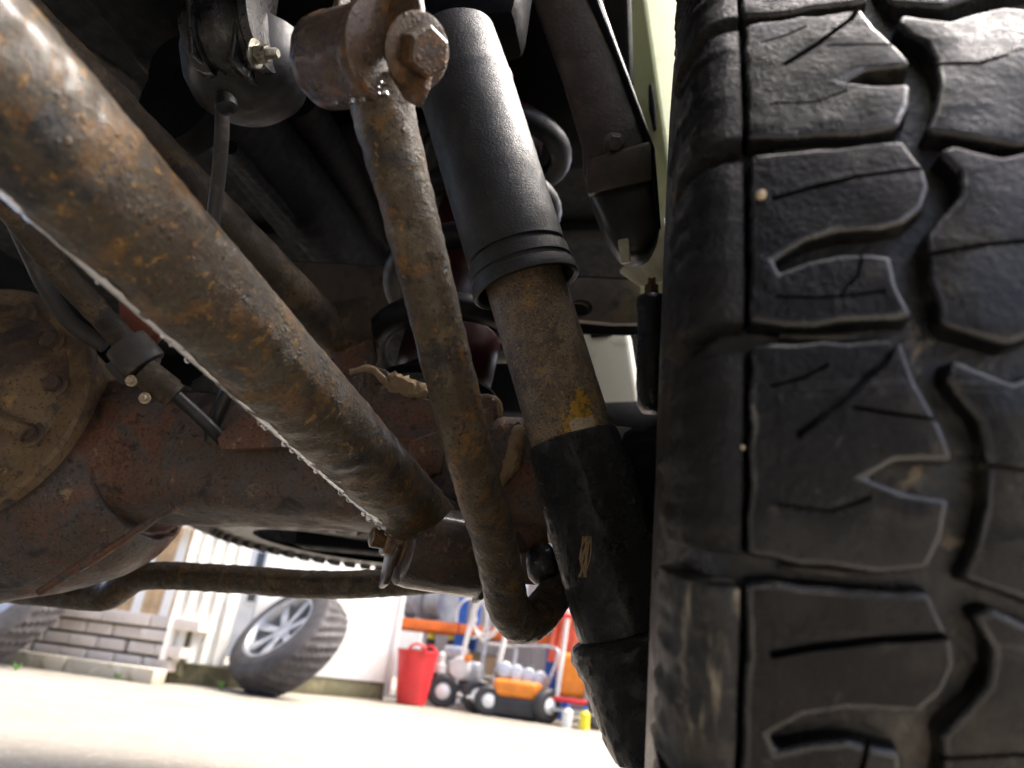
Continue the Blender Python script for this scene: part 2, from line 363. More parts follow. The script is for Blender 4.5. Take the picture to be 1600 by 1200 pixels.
def block_mesh(name, poly, r0, r1, bev=2.1, taper=1.2, sipes=(), seed=0, jag=0.0):
    """tread block: outline in (v,u) mm, raised from r0 to r1, rounded edges, cut sipes, wrapped round the tyre"""
    H = (r1-r0)*1000; rag = []
    for i, p in enumerate(poly):                       # worn, ragged outline
        q = poly[(i+1) % len(poly)]; dl = math.hypot(q[0]-p[0], q[1]-p[1]); m_ = max(1, int(dl/7.0)) if jag else 1
        for k in range(m_):
            x_, y_ = p[0]+(q[0]-p[0])*k/m_, p[1]+(q[1]-p[1])*k/m_; f_ = jag*(.35 if k == 0 else 1)
            rag.append((x_+f_*noise.noise(Vector((x_*.23, y_*.23, seed*7.7))), y_+f_*noise.noise(Vector((y_*.23+40, x_*.23, seed*3.3)))))
    poly = rag; bm = flat_prism(poly, 0, H); n = len(poly)
    cx = sum(p[0] for p in poly)/n; cy = sum(p[1] for p in poly)/n
    ed = [e for e in bm.edges if any(v.co.z > H-.01 for v in e.verts)]
    bmesh.ops.bevel(bm, geom=ed, offset=bev, segments=4, affect='EDGES', profile=.5, clamp_overlap=True)
    bm.normal_update()
    for f in bm.faces: f.material_index = 1 if .08 < f.normal.z < .985 else 0
    if sipes:
        me = bpy.data.meshes.new('tmp_block'); bm.to_mesh(me); bm.free(); me.materials.append(None); me.materials.append(None); ob = bpy.data.objects.new('tmp_block', me); COL.objects.link(ob); cut = []
        for pts, wd, dp in sipes:
            L, Rr = [], []
            for i, p in enumerate(pts):
                a, b = Vector(pts[max(i-1, 0)]), Vector(pts[min(i+1, len(pts)-1)]); t = (b-a).normalized(); nn = Vector((-t.y, t.x))
                L.append((p[0]+nn.x*wd/2, p[1]+nn.y*wd/2)); Rr.append((p[0]-nn.x*wd/2, p[1]-nn.y*wd/2))
            cb = flat_prism(L+Rr[::-1], H-dp, H+5); cm_ = bpy.data.meshes.new('tmp_cut'); cb.to_mesh(cm_); cb.free()
            co = bpy.data.objects.new('tmp_cut', cm_); COL.objects.link(co); cut.append(co)
            md = ob.modifiers.new('b', 'BOOLEAN'); md.operation = 'DIFFERENCE'; md.object = co; md.solver = 'EXACT'
        dg = bpy.context.evaluated_depsgraph_get(); dg.update(); ev = ob.evaluated_get(dg); m2 = bpy.data.meshes.new_from_object(ev)
        bm = bmesh.new(); bm.from_mesh(m2); bpy.data.meshes.remove(m2)
        for o in cut+[ob]: d_ = o.data; bpy.data.objects.remove(o); bpy.data.meshes.remove(d_)
    bmesh.ops.triangulate(bm, faces=bm.faces[:])
    ys = [v.co.y for v in bm.verts]; y0, y1 = min(ys), max(ys)
    for k in range(1, 8):
        bmesh.ops.bisect_plane(bm, geom=bm.verts[:]+bm.edges[:]+bm.faces[:], plane_co=(0, y0+(y1-y0)*k/8, 0), plane_no=(0, 1, 0))
    for v in bm.verts:
        if v.co.z < .01: v.co.x += (v.co.x-cx)*.03*taper; v.co.y += (v.co.y-cy)*.03*taper
        q = v.co.copy(); q.z += 0; sv_ = Vector((0, 0, seed*11.0)); wv = .7*noise.noise(q*.07+sv_)+.35*noise.noise(q*.22+sv_)
        v.co = to_tyre(q.x+.4*noise.noise(q*.17+Vector((9, 0, 0))), q.y+.5*noise.noise(q*.15+Vector((0, 9, 0))), r0+(q.z+wv)/1000)
    me = bpy.data.meshes.new(name); bmesh.ops.recalc_face_normals(bm, faces=bm.faces[:]); bm.to_mesh(me); bm.free()
    me.polygons.foreach_set('use_smooth', [True]*len(me.polygons)); me.set_sharp_from_angle(angle=R_(50))
    return me
RB, RT_ = .457, TY_R
mir = lambda P, s=0: [(220-x, y+s) for x, y in P][::-1]
shA = [(16, 3), (36, 1.5), (52, 3.5), (66, 5), (62, 16), (61, 27), (46, 28.5), (36, 26.5), (26, 22), (24, 26), (34, 33.5), (45, 37), (65, 38.5), (72, 46), (74.5, 54), (74, 62), (68, 74.5), (40, 73.5), (16, 72.5)]
shB = [(16, 3), (38, 2), (54, .5), (67, 3.5), (72, 14), (74, 25), (60, 26.5), (51, 30), (59, 35), (75, 36.5), (72, 48), (66, 60), (62, 75), (38, 74.5), (16, 73)]
ceA = [(74, 2), (92, -4), (118, 6), (138, 14), (141, 30), (143, 52), (138, 66), (116, 70), (98, 66), (84, 72), (79, 69), (84.5, 60), (83, 50), (76, 41), (71, 34), (71.5, 18)]
ceB = [(76, 2), (104, -7), (132, 3), (140, 18), (132, 24), (140, 30), (142, 50), (134, 64), (112, 70), (92, 62), (76, 69), (74, 62), (82, 49), (84, 37), (83, 24), (80, 12)]
siA = [([(23, 51), (36, 55), (52, 59.5), (78, 63.5)], 2.0, 8), ([(24, 12), (42, 12), (58, 14)], 1.4, 5), ([(44, 13), (50, 20), (52, 29)], 1.3, 5)]
siB = [([(30, 42), (44, 54), (57, 68), (62, 78)], 2.8, 9), ([(24, 20), (40, 19), (52, 24)], 1.5, 5), ([(22, 58), (32, 61), (40, 66)], 1.3, 5), ([(47, 52), (60, 50), (74, 49)], 1.6, 6)]
scA = [([(70, 27), (90, 31), (112, 33)], 1.6, 6), ([(108, 50), (126, 48), (146, 50)], 1.6, 6)]
scB = [([(82, 36), (98, 34), (108, 38)], 1.6, 6), ([(112, 20), (122, 16), (144, 12)], 1.4, 6)]
msip = lambda SS, sft: [([(220-a, b+sft) for a, b in P], w_, d_) for P, w_, d_ in SS]
meshes = {}
for nm, P, sip in (('shA', shA, siA), ('shB', shB, siB), ('ceA', ceA, scA), ('ceB', ceB, scB), ('ouA', mir(shA, 12), msip(siA, 12)), ('ouB', mir(shB, 12), msip(siB, 12))):
    for sd_ in range(3 if nm[:2] != 'ou' else 1):
        js = [([(a+1.2*noise.noise(Vector((a, b, sd_*5))), b+1.6*noise.noise(Vector((b, a, sd_*9+2)))) for a, b in PP], w_*(.9+.25*sd_), d_) for PP, w_, d_ in sip]
        me = block_mesh('tread_block', P, RB, RT_, sipes=js, seed=sd_+1, jag=1.5); me.materials.append(M['tread']); me.materials.append(M['edge']); meshes[nm+str(sd_)] = me
# shoulder lug: wraps from the tread edge over the shoulder
def lug_mesh(u0, u1, long, seed=0):
    bm = bmesh.new(); rows = []
    path = [(14, .4670), (8, .4662), (2, .4635), (-4, .457), (-9, .444), (-11.5, .420 if long else .430)]
    path2 = [(x+9 if i > 2 else x+.6*i, r-.013) for i, (x, r) in enumerate(path)]
    nU = 22
    def pt(v, r, u):
        k_ = max(0, 12-v)/24; v = v+3.4*k_*noise.noise(Vector((u*.13, v*.1, seed*4.1)))+1.5*k_*noise.noise(Vector((u*.5, 2, seed))); r = r+.0030*k_*noise.noise(Vector((u*.16, 5, seed*3)))
        a = u/1000/TY_R; return Vector((TX0+v/1000-WC.x, -math.cos(a)*r, math.sin(a)*r))
    outer = [[bm.verts.new(pt(v, r, u0+(u1-u0)*k/nU)) for k in range(nU+1)] for v, r in path]
    inner = [[bm.verts.new(pt(v, r, u0-1.5+(u1-u0+3)*k/nU)) for k in range(nU+1)] for v, r in path2]
    L = len(path)
    for i in range(L-1):
        for k in range(nU):
            bm.faces.new((outer[i][k], outer[i][k+1], outer[i+1][k+1], outer[i+1][k]))
        bm.faces.new((outer[i][0], outer[i+1][0], inner[i+1][0], inner[i][0])); bm.faces.new((outer[i][nU], inner[i][nU], inner[i+1][nU], outer[i+1][nU]))
    for k in range(nU):
        bm.faces.new((outer[0][k], inner[0][k], inner[0][k+1], outer[0][k+1])); bm.faces.new((outer[-1][k], outer[-1][k+1], inner[-1][k+1], inner[-1][k]))
    bmesh.ops.recalc_face_normals(bm, faces=bm.faces[:])
    ed = [e for e in bm.edges if len(e.link_faces) == 2 and e.calc_face_angle(0) > .7]
    bmesh.ops.bevel(bm, geom=ed, offset=.0012, segments=2, affect='EDGES', profile=.5, clamp_overlap=True)
    me = bpy.data.meshes.new('shoulder_lug'); bmesh.ops.recalc_face_normals(bm, faces=bm.faces[:]); bm.to_mesh(me); bm.free()
    me.polygons.foreach_set('use_smooth', [True]*len(me.polygons)); me.set_sharp_from_angle(angle=R_(45)); me.materials.append(M['lug']); return me
lugs = [lug_mesh(3+random.uniform(0, 2), 70+random.uniform(0, 3), k % 2 == 0, k) for k in range(6)]
def ejector_mesh():
    bm = block_mesh('stone_ejector', [(26, -.9), (50, -1.2), (50, .9), (26, .9)], .4585, .4645, .6); bm.materials.append(M['carcass']); return bm
ej = ejector_mesh()
PH = R_(3.0); LIT_LUG = 35  # the chosen lug carries the painted ground light
for k in range(PITCHN):
    Rm = Matrix.Translation(WC) @ Matrix.Rotation(-(k*2*math.pi/PITCHN+PH), 4, 'X')
    s = 'A' if k % 2 else 'B'
    items = [('tread_block', meshes['sh'+s+str((k//2) % 3)]), ('tread_block', meshes['ce'+s+str((k//2+1) % 3)]), ('tread_block', meshes['ou'+s+'0']), ('shoulder_lug', lugs[(k*5) % 6]), ('stone_ejector', ej)]
    for nm, me in items:
        if nm == 'shoulder_lug' and k == LIT_LUG: me = me.copy(); me.materials.clear(); me.materials.append(M['litlug'])
        o = bpy.data.objects.new(nm, me); COL.objects.link(o); W[o.name] = Rm; attach(o, wheel); o.matrix_basis = Rm
# grit caught in the tread
for i in range(11):
    v, u = random.uniform(8, 100), random.uniform(-120, 330)
    if i < 6: v, u = random.choice(((20, 0), (30, 78), (44, 155), (12, 232), (64, -2), (70, 80)))
    r = random.uniform(.0005, .0013)*(1.6 if i < 3 else 1); a = u/1000/TY_R
    p = WC+Vector((TX0+v/1000-WC.x, -math.cos(a)*(TY_R-.002), math.sin(a)*(TY_R-.002)))
    bm = bmesh.new(); bmesh.ops.create_icosphere(bm, subdivisions=2, radius=r)
    for q in bm.verts: q.co *= 1+.35*nz(q.co*900+Vector((i, 0, 0)), 1)
    bmesh.ops.translate(bm, vec=p, verts=bm.verts[:]); obj('grit', bm, M['stone'], wheel)

# ------------------------------------------------------------------ axle
AXC = lambda X: Vector((X, AX_Y+.01, AX_Z+.040))
ax_pts = [(.02, .044), (-.02, .046), (-.08, .050), (-.18, .053), (-.30, .056), (-.40, .059), (-.48, .066), (-.54, .085), (-.60, .110), (-.70, .142), (-.80, .150), (-.90, .115), (-1.05, .070), (-1.5, .055)]
pr = catmull([AXC(x)+Vector((0, 0, -.030 if -.55 > x > -.95 else 0)) for x, r in ax_pts], [r for x, r in ax_pts], 220)
_lm = lumps(.0018, 34)
def boxy(q, t, a): return _lm(q, t, a)+.053*(.93/(abs(math.cos(a))**5+abs(math.sin(a))**5)**.2-.90)*(1 if t < .42 else max(0, 1-(t-.42)*8))
axle = obj('axle', sweep(pr, 96, True, boxy), M['axle'], truck, 'thick rusty axle housing running across to the wheel', sharp=60)
# seam ribs along the housing
for dz, dy in ((.006, -.0605), (-.022, -.0565)):
    P = [AXC(x)+Vector((0, -rr*math.cos(math.asin(max(-1, min(1, dz/.06))))-.0006, dz*rr/.06)) for x, rr in ((-.10, .0508), (-.18, .053), (-.26, .055), (-.34, .0575), (-.42, .0602), (-.48, .066))]
    obj('weld_seam', tube(P, .0022, 80, 8, lumps(.0008, 180)), M['axle'], axle)
# differential housing: round cover facing the camera, ribs and bolts
DC = U(-30, 640, .70); dn = (U(-30, 640, .3)-DC); dn = Vector((.12, -1, .05)).normalized()
cover = obj('differential_cover', lathe(DC+dn*.012, DC+dn, [(-.10, .104), (-.02, .112), (0, .114), (.008, .114), (.012, .108), (.020, .100), (.034, .076), (.044, .045), (.046, .00005)], 96, lumps(.0009, 60)), M['diff'], axle, 'mud caked round differential cover with bolts round its rim', sharp=40)
_a = dn.cross(Vector((0, 0, 1))).normalized(); _b = dn.cross(_a)
for k in range(12):
    th = 2*math.pi*k/12+.2; p = DC+dn*.033+(_a*math.cos(th)+_b*math.sin(th))*.096
    obj('bolt', hexbolt(p, dn, .0085, .007), M['diff'], axle)
for th in (.5, 1.9, 2.8, -.6):
    q = DC+(_a*math.cos(th)+_b*math.sin(th))*.02; e = DC+(_a*math.cos(th)+_b*math.sin(th))*.10
    obj('rib', tube([q+dn*.060, (q+e)/2+dn*.055, e+dn*.042], .0075, 24, 10, lumps(.0012, 90)), M['diff'], axle)
obj('cover_flange', lathe(DC+dn*.010, DC+dn, [(0, .104), (0, .121), (.003, .124), (.015, .124), (.018, .121), (.018, .104)], 96, lumps(.0006, 70)), M['diff'], axle)
# webs flaring from the differential onto the tube
for (x0, y0, x1, y1) in ((95, 905, 270, 790), (168, 850, 62, 925)):
    obj('rib', tube([U(x0, y0, .655), U((x0+x1)/2-4, (y0+y1)/2+6, .655), U(x1, y1, .66)], .004, 30, 10, lumps(.001, 90)), M['axle'], axle)
# brackets welded to the axle: spring perch, arm bracket, shock bracket
obj('spring_perch', prism([U(545, 600, .70), U(575, 575, .72), U(610, 585, .70), U(640, 625, .685), U(690, 632, .68), U(775, 625, .67), U(782, 660, .67), U(770, 720, .66), U(640, 730, .66), U(560, 690, .68)], .03, .004), M['axle'], axle)
obj('perch_lip', tube([U(548, 582, .69), U(578, 577, .688), U(598, 592, .684), U(618, 617, .68), U(640, 632, .676), U(700, 628, .67), U(765, 622, .664), U(780, 640, .662), U(772, 672, .66), U(765, 700, .655)], [.0035]*10, 90, 10, lumps(.0012, 110)), M['mud'], axle, 'mud encrusted edge of the spring perch')
obj('mount_plate', prism([U(770, 690, .64), U(812, 655, .64), U(835, 700, .63), U(850, 800, .63), U(860, 870, .63), U(790, 865, .63), U(772, 780, .63)], .012, .003), M['axle'], axle)
obj('mount_plate', prism([U(640, 690, .625), U(690, 672, .625), U(700, 700, .62), U(690, 740, .62), U(640, 760, .62)], .010, .003), M['axle'], axle)
obj('mud_clod', tube([U(800, 690, .632), U(812, 672, .63), U(800, 720, .625), U(786, 760, .622)], [.004, .006, .007, .003], 30, 12, lumps(.003, 120)), M['mud'], axle)
obj('mud_clod', tube([U(612, 590, .69), U(628, 603, .682), U(650, 612, .678), U(668, 606, .676)], [.006, .010, .010, .005], 30, 12, lumps(.003, 120)), M['mud'], axle)
# hub / brake backing plate behind the shock
hubp = Vector((-.035, AX_Y, AX_Z))
obj('brake_plate', lathe(hubp, hubp+Vector((1, 0, 0)), [(0, .05), (.002, .085), (.012, .09), (.030, .09), (.034, .08), (.05, .06), (.06, .00005)], 64, lumps(.0015, 40)), M['dark'], axle)
obj('ball_bush', lathe(U(822, 885, .60), U(862, 880, .60), [(0, .0005), (.001, .010), (.006, .016), (.014, .0185), (.022, .016), (.026, .010), (.027, .00005)], 32), M['oily'], axle)
obj('bush_bracket', prism([U(812, 862, .615), U(868, 858, .615), U(872, 905, .615), U(858, 915, .615), U(818, 912, .615)], .006, .0015), M['axle'], axle)

# ------------------------------------------------------------------ trailing arm
AR = .0265; Pa, Pb = U(590, 740, .512), U(38, 176, .2505)
adir = (Pb-Pa).normalized(); P_end = U(682, 846, .606); P_end = Pa-adir*(P_end-Pa).length; P_start = Pb+adir*.22
n = 420; L = (P_start-P_end).length
arm_pr = [(P_end+(P_start-P_end)*(k/n), AR) for k in range(n+1)]
arm = obj('trailing_arm', sweep(arm_pr, 96, True, lumps(.0007, 95)), M['arm'], truck, 'thick wet tubular trailing arm with orange and olive rust', sharp=60)
# weld collar and bush eye at the axle end
CE = U(692, 860, .585); edir = (RT*.86+FW*.35-UP*.25).normalized()
obj('weld_collar', lathe(P_end+adir*.012, P_end, [(0, .027), (.004, .0295), (.010, .030), (.016, .029), (.022, .026)], 64, lumps(.001, 120)), M['arm'], arm)
obj('bush_eye', lathe(CE-edir*.036, CE+edir, [(0, .0285), (.002, .033), (.010, .034), (.036, .034), (.060, .034), (.068, .033), (.070, .0285), (.070, .014)], 64, lumps(.0014, 60)), M['wetbrown'], arm)
obj('bush_rubber', lathe(CE+edir*.034, CE+edir, [(0, .026), (.006, .025), (.009, .016), (.009, .00005)], 48), M['rubber'], arm)
obj('bolt', hexbolt(CE-edir*.036, -edir, .0135, .013, .012), M['bolt'], arm)
for s in (-1, 1):
    q = CE+edir*s*.041
    pts = [q+UP*.05-RT*.02+FW*.02, q+UP*.045+RT*.026+FW*.02, q+RT*.036-UP*.012, q+RT*.016-UP*.038, q-RT*.018-UP*.037, q-RT*.036-UP*.008]
    pts = [p-edir*((p-q).dot(edir)) for p in pts]
    obj('bracket_plate', prism(pts, .005, .0014, edir), M['wetbrown'], arm)
# water hanging along the underside of the tube
down = -UP*.72-RT*.69; down = (down-adir*down.dot(adir)).normalized()
random.seed(3)
for i in range(46):
    t = random.random()**1.6*.36+.0; ang = random.gauss(0, .28)
    side = adir.cross(down); dd = (down*math.cos(ang)+side*math.sin(ang)).normalized()
    p = P_end+adir*(.03+t)+dd*(AR+.0002); r = random.uniform(.0009, .0022)*(1.25 if t < .1 else .8)
    bm = bmesh.new(); bmesh.ops.create_uvsphere(bm, u_segments=14, v_segments=9, radius=r)
    bmesh.ops.scale(bm, vec=Vector((1, 1, 1.15)), verts=bm.verts[:]); bmesh.ops.translate(bm, vec=p-Vector((0, 0, r*.25)), verts=bm.verts[:])
    obj('water_drop', bm, M['water'], arm, sharp=0)

# wet film along the underside, its bright glint painted as white colour
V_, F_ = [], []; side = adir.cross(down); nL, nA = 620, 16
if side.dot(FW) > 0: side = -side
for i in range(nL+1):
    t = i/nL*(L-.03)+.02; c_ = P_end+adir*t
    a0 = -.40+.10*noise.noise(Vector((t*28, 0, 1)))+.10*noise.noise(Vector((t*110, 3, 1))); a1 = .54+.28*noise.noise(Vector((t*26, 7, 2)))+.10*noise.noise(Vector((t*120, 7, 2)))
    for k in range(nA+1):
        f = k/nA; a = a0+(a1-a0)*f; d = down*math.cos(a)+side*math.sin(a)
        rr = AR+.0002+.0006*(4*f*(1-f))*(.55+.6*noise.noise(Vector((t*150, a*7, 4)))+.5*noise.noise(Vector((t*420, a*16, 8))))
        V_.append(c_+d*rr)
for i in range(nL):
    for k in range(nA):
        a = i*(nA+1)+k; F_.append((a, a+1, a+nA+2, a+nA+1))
obj('wet_glint_strip', (V_, F_), M['film'], arm, 'wet streak along the underside of the tube, its shine painted white', sharp=0)

# ------------------------------------------------------------------ second link behind it
c0, c1 = U(535, 535, .80), U(215, 215, .62); cdv = (c1-c0).normalized()
ctrl = obj('control_arm', sweep([(c0+(c1+cdv*.3-c0)*(k/160), .022) for k in range(161)], 40, True, lumps(.0008, 70)), M['pipe'], truck, 'thinner dusty link rod behind the trailing arm', sharp=60)
obj('rod_end', lathe(U(520, 520, .80), U(590, 505, .80), [(0, .02), (.003, .031), (.012, .033), (.04, .033), (.050, .031), (.053, .02), (.053, .00005)], 40, lumps(.001, 60)), M['pipe'], ctrl)
obj('end_bracket', prism([U(520, 545, .79), U(550, 490, .79), U(580, 500, .79), U(590, 560, .77), U(575, 600, .75), U(530, 600, .75)], .008, .002), M['axle'], ctrl)

# ------------------------------------------------------------------ anti-roll bar
bar_px = [(592, 130, .366, .0172), (605, 200, .369, .0160), (632, 300, .374, .0148), (660, 412, .382, .0144), (703, 587, .405, .0145), (745, 755, .445, .0147), (768, 830, .470, .0148), (782, 890, .492, .0150),
          (794, 945, .515, .0155), (813, 972, .533, .0155), (838, 965, .552, .0152), (862, 935, .580, .0150), (885, 905, .620, .0150), (896, 888, .67, .0150), (880, 882, .725, .0150), (820, 888, .755, .0150),
          (730, 900, .765, .0150), (640, 908, .77, .0150), (560, 913, .78, .0150), (480, 913, .79, .0152), (400, 907, .80, .0155), (320, 902, .815, .0155), (250, 899, .83, .0158), (215, 903, .835, .0160), (190, 918, .84, .0162), (168, 932, .845, .0162), (135, 932, .855, .0162), (80, 927, .87, .0162), (-60, 915, .92, .0162)]
abar = obj('anti_roll_bar', sweep(catmull([U(a, b, d) for a, b, d, r in bar_px], [r for a, b, d, r in bar_px], 520), 48, True, lumps(.00075, 120)), M['bar'], truck, 'rusty bent anti-roll bar hooked at its bottom end', sharp=60)
# eye and hanger at its top
E0, E1 = U(508, 98, .378), U(604, 80, .350); ed = (E1-E0).normalized(); EL = (E1-E0).length
obj('bar_eye', lathe(E0, E1, dense([(0, .016), (.0005, .0225), (.003, .0242), (EL-.004, .0236), (EL-.001, .0222), (EL, .017), (EL+.0005, .010)], .004), 64, lumps(.0007, 110)), M['eye'], abar, 'wet orange rusty eye at the top of the bar', sharp=45)
obj('eye_rim', lathe(E1-ed*.009, E1, [(0, .0236), (.001, .0252), (.005, .0256), (.008, .0250), (.009, .0225)], 64, lumps(.0005, 160)), M['eye'], abar)
pn = (ed+(-FW)*.35).normalized()
qc = U(640, 82, .340)
obj('hanger_plate', prism([U(606, -80, .352), U(648, -80, .345), U(664, 30, .336), U(677, 95, .332), U(668, 140, .333), U(655, 168, .336), U(634, 158, .341), U(612, 120, .347), U(601, 75, .350)], .0045, .0014), M['eye'], abar, 'pointed rusty hanger plate beside the eye')
obj('hanger_plate', prism([U(505, 125, .372), U(513, 60, .374), U(540, -80, .372), U(560, -80, .378), U(540, 10, .382), U(530, 90, .382)], .004, .0012), M['eye'], abar)
obj('bolt', hexbolt(U(651, 80, .3335), (U(690, 82, .318)-U(648, 80, .335)), .0115, .010), M['eye'], abar, 'hexagon bolt head, rusty and wet')
be = hexbolt(U(503, 101, .3795), -ed, .0105, .010, .010)
obj('bolt', be, M['eye'], abar, 'threaded bolt end with its rusty nut')
for i in range(14):
    px, py, dd = random.choice(((520, 150, .366), (530, 158, .366), (545, 162, .362), (598, 130, .35), (602, 145, .35), (512, 138, .37), (560, 150, .352)))
    px += random.uniform(-8, 8); py += random.uniform(-6, 6); r = random.uniform(.0008, .0018)
    bm = bmesh.new(); bmesh.ops.create_uvsphere(bm, u_segments=12, v_segments=8, radius=r); bmesh.ops.translate(bm, vec=U(px, py, dd-.006), verts=bm.verts[:])
    obj('water_drop', bm, M['water'], abar, sharp=0)

# ------------------------------------------------------------------ shock absorber
T0, T1 = U(704, 60, .635), U(1044, 1176, .505); sdv = (T1-T0).normalized(); SL = (T1-T0).length
def sd_at(px, py):                                    # distance along the axis that projects nearest to a pixel
    best = min(range(401), key=lambda k: (lambda q: (800+FPX*(q-CAMPOS).dot(RT)/(q-CAMPOS).dot(FW)-px)**2+(600-FPX*(q-CAMPOS).dot(UP)/(q-CAMPOS).dot(FW)-py)**2)(T0+sdv*(SL*k/400)))
    return SL*best/400
tl, tb, ts = sd_at(812, 452), sd_at(893, 690), sd_at(968, 985)
shock = empty('shock_absorber', T1, truck); shock['label'] = 'large black and rusty shock absorber leaning beside the tyre'
cp = dense([(0, .030), (.004, .040), (.05, .0415), (.055, .0425), (.06, .0415), (tl-.030, .0415)], .006)+[(tl-.029, .0395), (tl-.026, .0395), (tl-.025, .0425), (tl-.015, .0430), (tl-.014, .0418), (tl-.011, .0418), (tl-.010, .0438), (tl-.003, .0448), (tl, .0446), (tl+.001, .0425), (tl-.001, .0405), (tl-.03, .0385), (tl-.05, .0385)]
obj('dust_cover', lathe(T0, T1, cp, 96, lambda q, t, a: .0003*noise.noise(q*60)), M['cover'], shock, 'matt black dust cover with a grooved lip')
obj('shock_body', lathe(T0+sdv*(tl-.06), T1, dense([(0, .0325), (tb-tl+.08, .0325)], .004), 96, lumps(.00025, 200)), M['shock'], shock, 'brown shock body flecked with yellow rust', sharp=60)
obj('shock_sleeve', lathe(T0+sdv*(tb-.004), T1, dense([(0, .0325), (.0015, .0350), (.01, .0360), (.04, .0378), (ts-tb, .0395), (ts-tb+.004, .0390)], .003), 128, lumps(.0007, 240)), M['sleeve'], shock, 'wet black pitted sleeve', sharp=40)
rest = SL-ts
# flaked yellow and white paint just above the sleeve
ra = sdv.cross(FW).normalized(); rb = -(FW-sdv*FW.dot(sdv)).normalized()
for nm, t0, t1, a0, a1, thr, m_, lab in (('paint_flake', tb-.034, tb-.004, .95, 1.75, .04, 'yellowflake', 'flaked yellow paint'), ('primer_flake', tb-.013, tb-.0035, 1.0, 1.6, -.02, 'primer', 'exposed pale primer')):
    V_, F_ = [], []; n1, n2 = 90, 70
    for i in range(n1):
        for k in range(n2):
            t = t0+(t1-t0)*(i+.5)/n1; a = a0+(a1-a0)*(k+.5)/n2
            edge = min(k, n2-1-k)/n2*2.2; q = T0+sdv*t+(ra*math.cos(a)+rb*math.sin(a))*.033
            if noise.noise(q*90)+.5*noise.noise(q*260)+.4*noise.noise(q*700)+.55*(i/n1)-.55+min(edge, .5) > thr:
                b0 = len(V_); dt, da = (t1-t0)/n1*.5, (a1-a0)/n2*.5
                for ss, uu in ((-1, -1), (1, -1), (1, 1), (-1, 1)):
                    aa = a+da*uu; V_.append(T0+sdv*(t+dt*ss)+(ra*math.cos(aa)+rb*math.sin(aa))*(.03305 if nm[1] == 'a' else .0332))
                F_.append((b0, b0+1, b0+2, b0+3))
    if F_: obj(nm, (V_, F_), M[m_], shock, lab)
obj('shock_boot', lathe(T0+sdv*(ts+.0), T1, dense([(0, .037), (.003, .0445), (.006, .0472), (.012, .0484), (.018, .0470), (.026, .0445), (rest*.62, .0425), (rest*.82, .0415), (rest*.95, .0385), (rest, .030), (rest+.003, .010), (rest+.003, .00005)], .004), 96, lumps(.0014, 150)), M['sleeve'], shock, 'black rubber boot tapering at the bottom', sharp=50)
# caddis-like tuft of dried grass stuck on the sleeve
q0, q1 = U(918, 838, .478), U(910, 902, .474)
tw = []
for i in range(9):
    o1 = RT*random.uniform(-.003, .003); o2 = RT*random.uniform(-.003, .003)
    tw.append(tube([q0+o1, (q0+q1)/2+RT*random.uniform(-.004, .004)-FW*.001, q1+o2], .0005, 10, 6))
obj('dried_grass', join(*tw), M['mud'], shock, 'tuft of dried grass stuck to the sleeve')
for i in range(4):
    p = U(968+i*18+random.uniform(-6, 6), 1160+i*3+random.uniform(-2, 2), .488); r = random.uniform(.0010, .0020)
    bm = bmesh.new(); bmesh.ops.create_uvsphere(bm, u_segments=12, v_segments=8, radius=r); bmesh.ops.translate(bm, vec=p, verts=bm.verts[:]); obj('water_drop', bm, M['water'], shock, sharp=0)

# ------------------------------------------------------------------ coil spring with air bag
S0, S1 = U(690, 600, .80), U(795, 170, .99); sv = (S1-S0).normalized(); sL = (S1-S0).length
sa = sv.cross(FW).normalized(); sb = sv.cross(sa); pts = []
turns = 4.6
for k in range(161):
    th = 2*math.pi*turns*k/160-1.9; rr = .084
    pts.append((S0+sv*(sL*k/160)+(sa*math.cos(th)+sb*math.sin(th))*rr, .0150))
spring = obj('coil_spring', sweep(pts, 20, True), M['coil'], truck, 'black coil spring wrapped around a red air bag', sharp=60)
obj('air_bag', lathe(S0, S1, [(0, .02), (.004, .050), (.012, .055), (.06, .056), (.064, .053), (.068, .056), (sL-.03, .056), (sL-.01, .05), (sL, .02)], 64, lumps(.0006, 30)), M['airbag'], spring, 'dirty red air bag')
obj('spring_seat', lathe(S0-sv*.022, S1, [(0, .0005), (.0, .066), (.006, .070), (.012, .066), (.014, .02), (.03, .018)], 64, lumps(.001, 50)), M['dark'], spring)
obj('spring_cup', lathe(S1-sv*.005, S1+sv, [(0, .02), (0, .09), (.006, .094), (.03, .092), (.032, .02)], 64), M['dark'], spring)

# ------------------------------------------------------------------ bump stop bracket and pale panel
bst = obj('bump_stop_bracket', prism([U(800, -90, .80), U(905, -90, .78), U(965, 80, .75), U(1018, 225, .73), U(1022, 275, .725), U(1016, 300, .722), U(925, 310, .735), U(915, 285, .737), U(914, 245, .74), U(880, 130, .765)], .05, .006), M['bracket'], truck, 'brown channel bracket carrying a black bump stop')
obj('bracket_band', prism([U(915, 252, .712), U(1018, 222, .702), U(1020, 285, .699), U(918, 308, .709)], .014, .004), M['bracket'], bst)
obj('bracket_flange', prism([U(890, -60, .755), U(912, -60, .75), U(980, 115, .72), U(1022, 230, .70), U(1032, 360, .695), U(1024, 330, .70), U(1012, 236, .705), U(962, 95, .725)], .010, .002), M['dark'], bst)
obj('bolt', hexbolt(U(960, 228, .707), -FW, .0085, .006), M['bracket'], bst)
obj('bump_stop', prism([U(918, 305, .735), U(1018, 285, .725), U(1033, 365, .72), U(1012, 408, .72), U(972, 412, .722), U(945, 370, .73)], .055, .010, seg=3), M['rubber'], bst, 'angular black rubber bump stop')
obj('bump_stop_foot', prism([U(965, 375, .690), U(982, 372, .688), U(986, 410, .688), U(970, 413, .690)], .006, .002), M['plastic'], bst, 'pale worn strip on the bump stop')
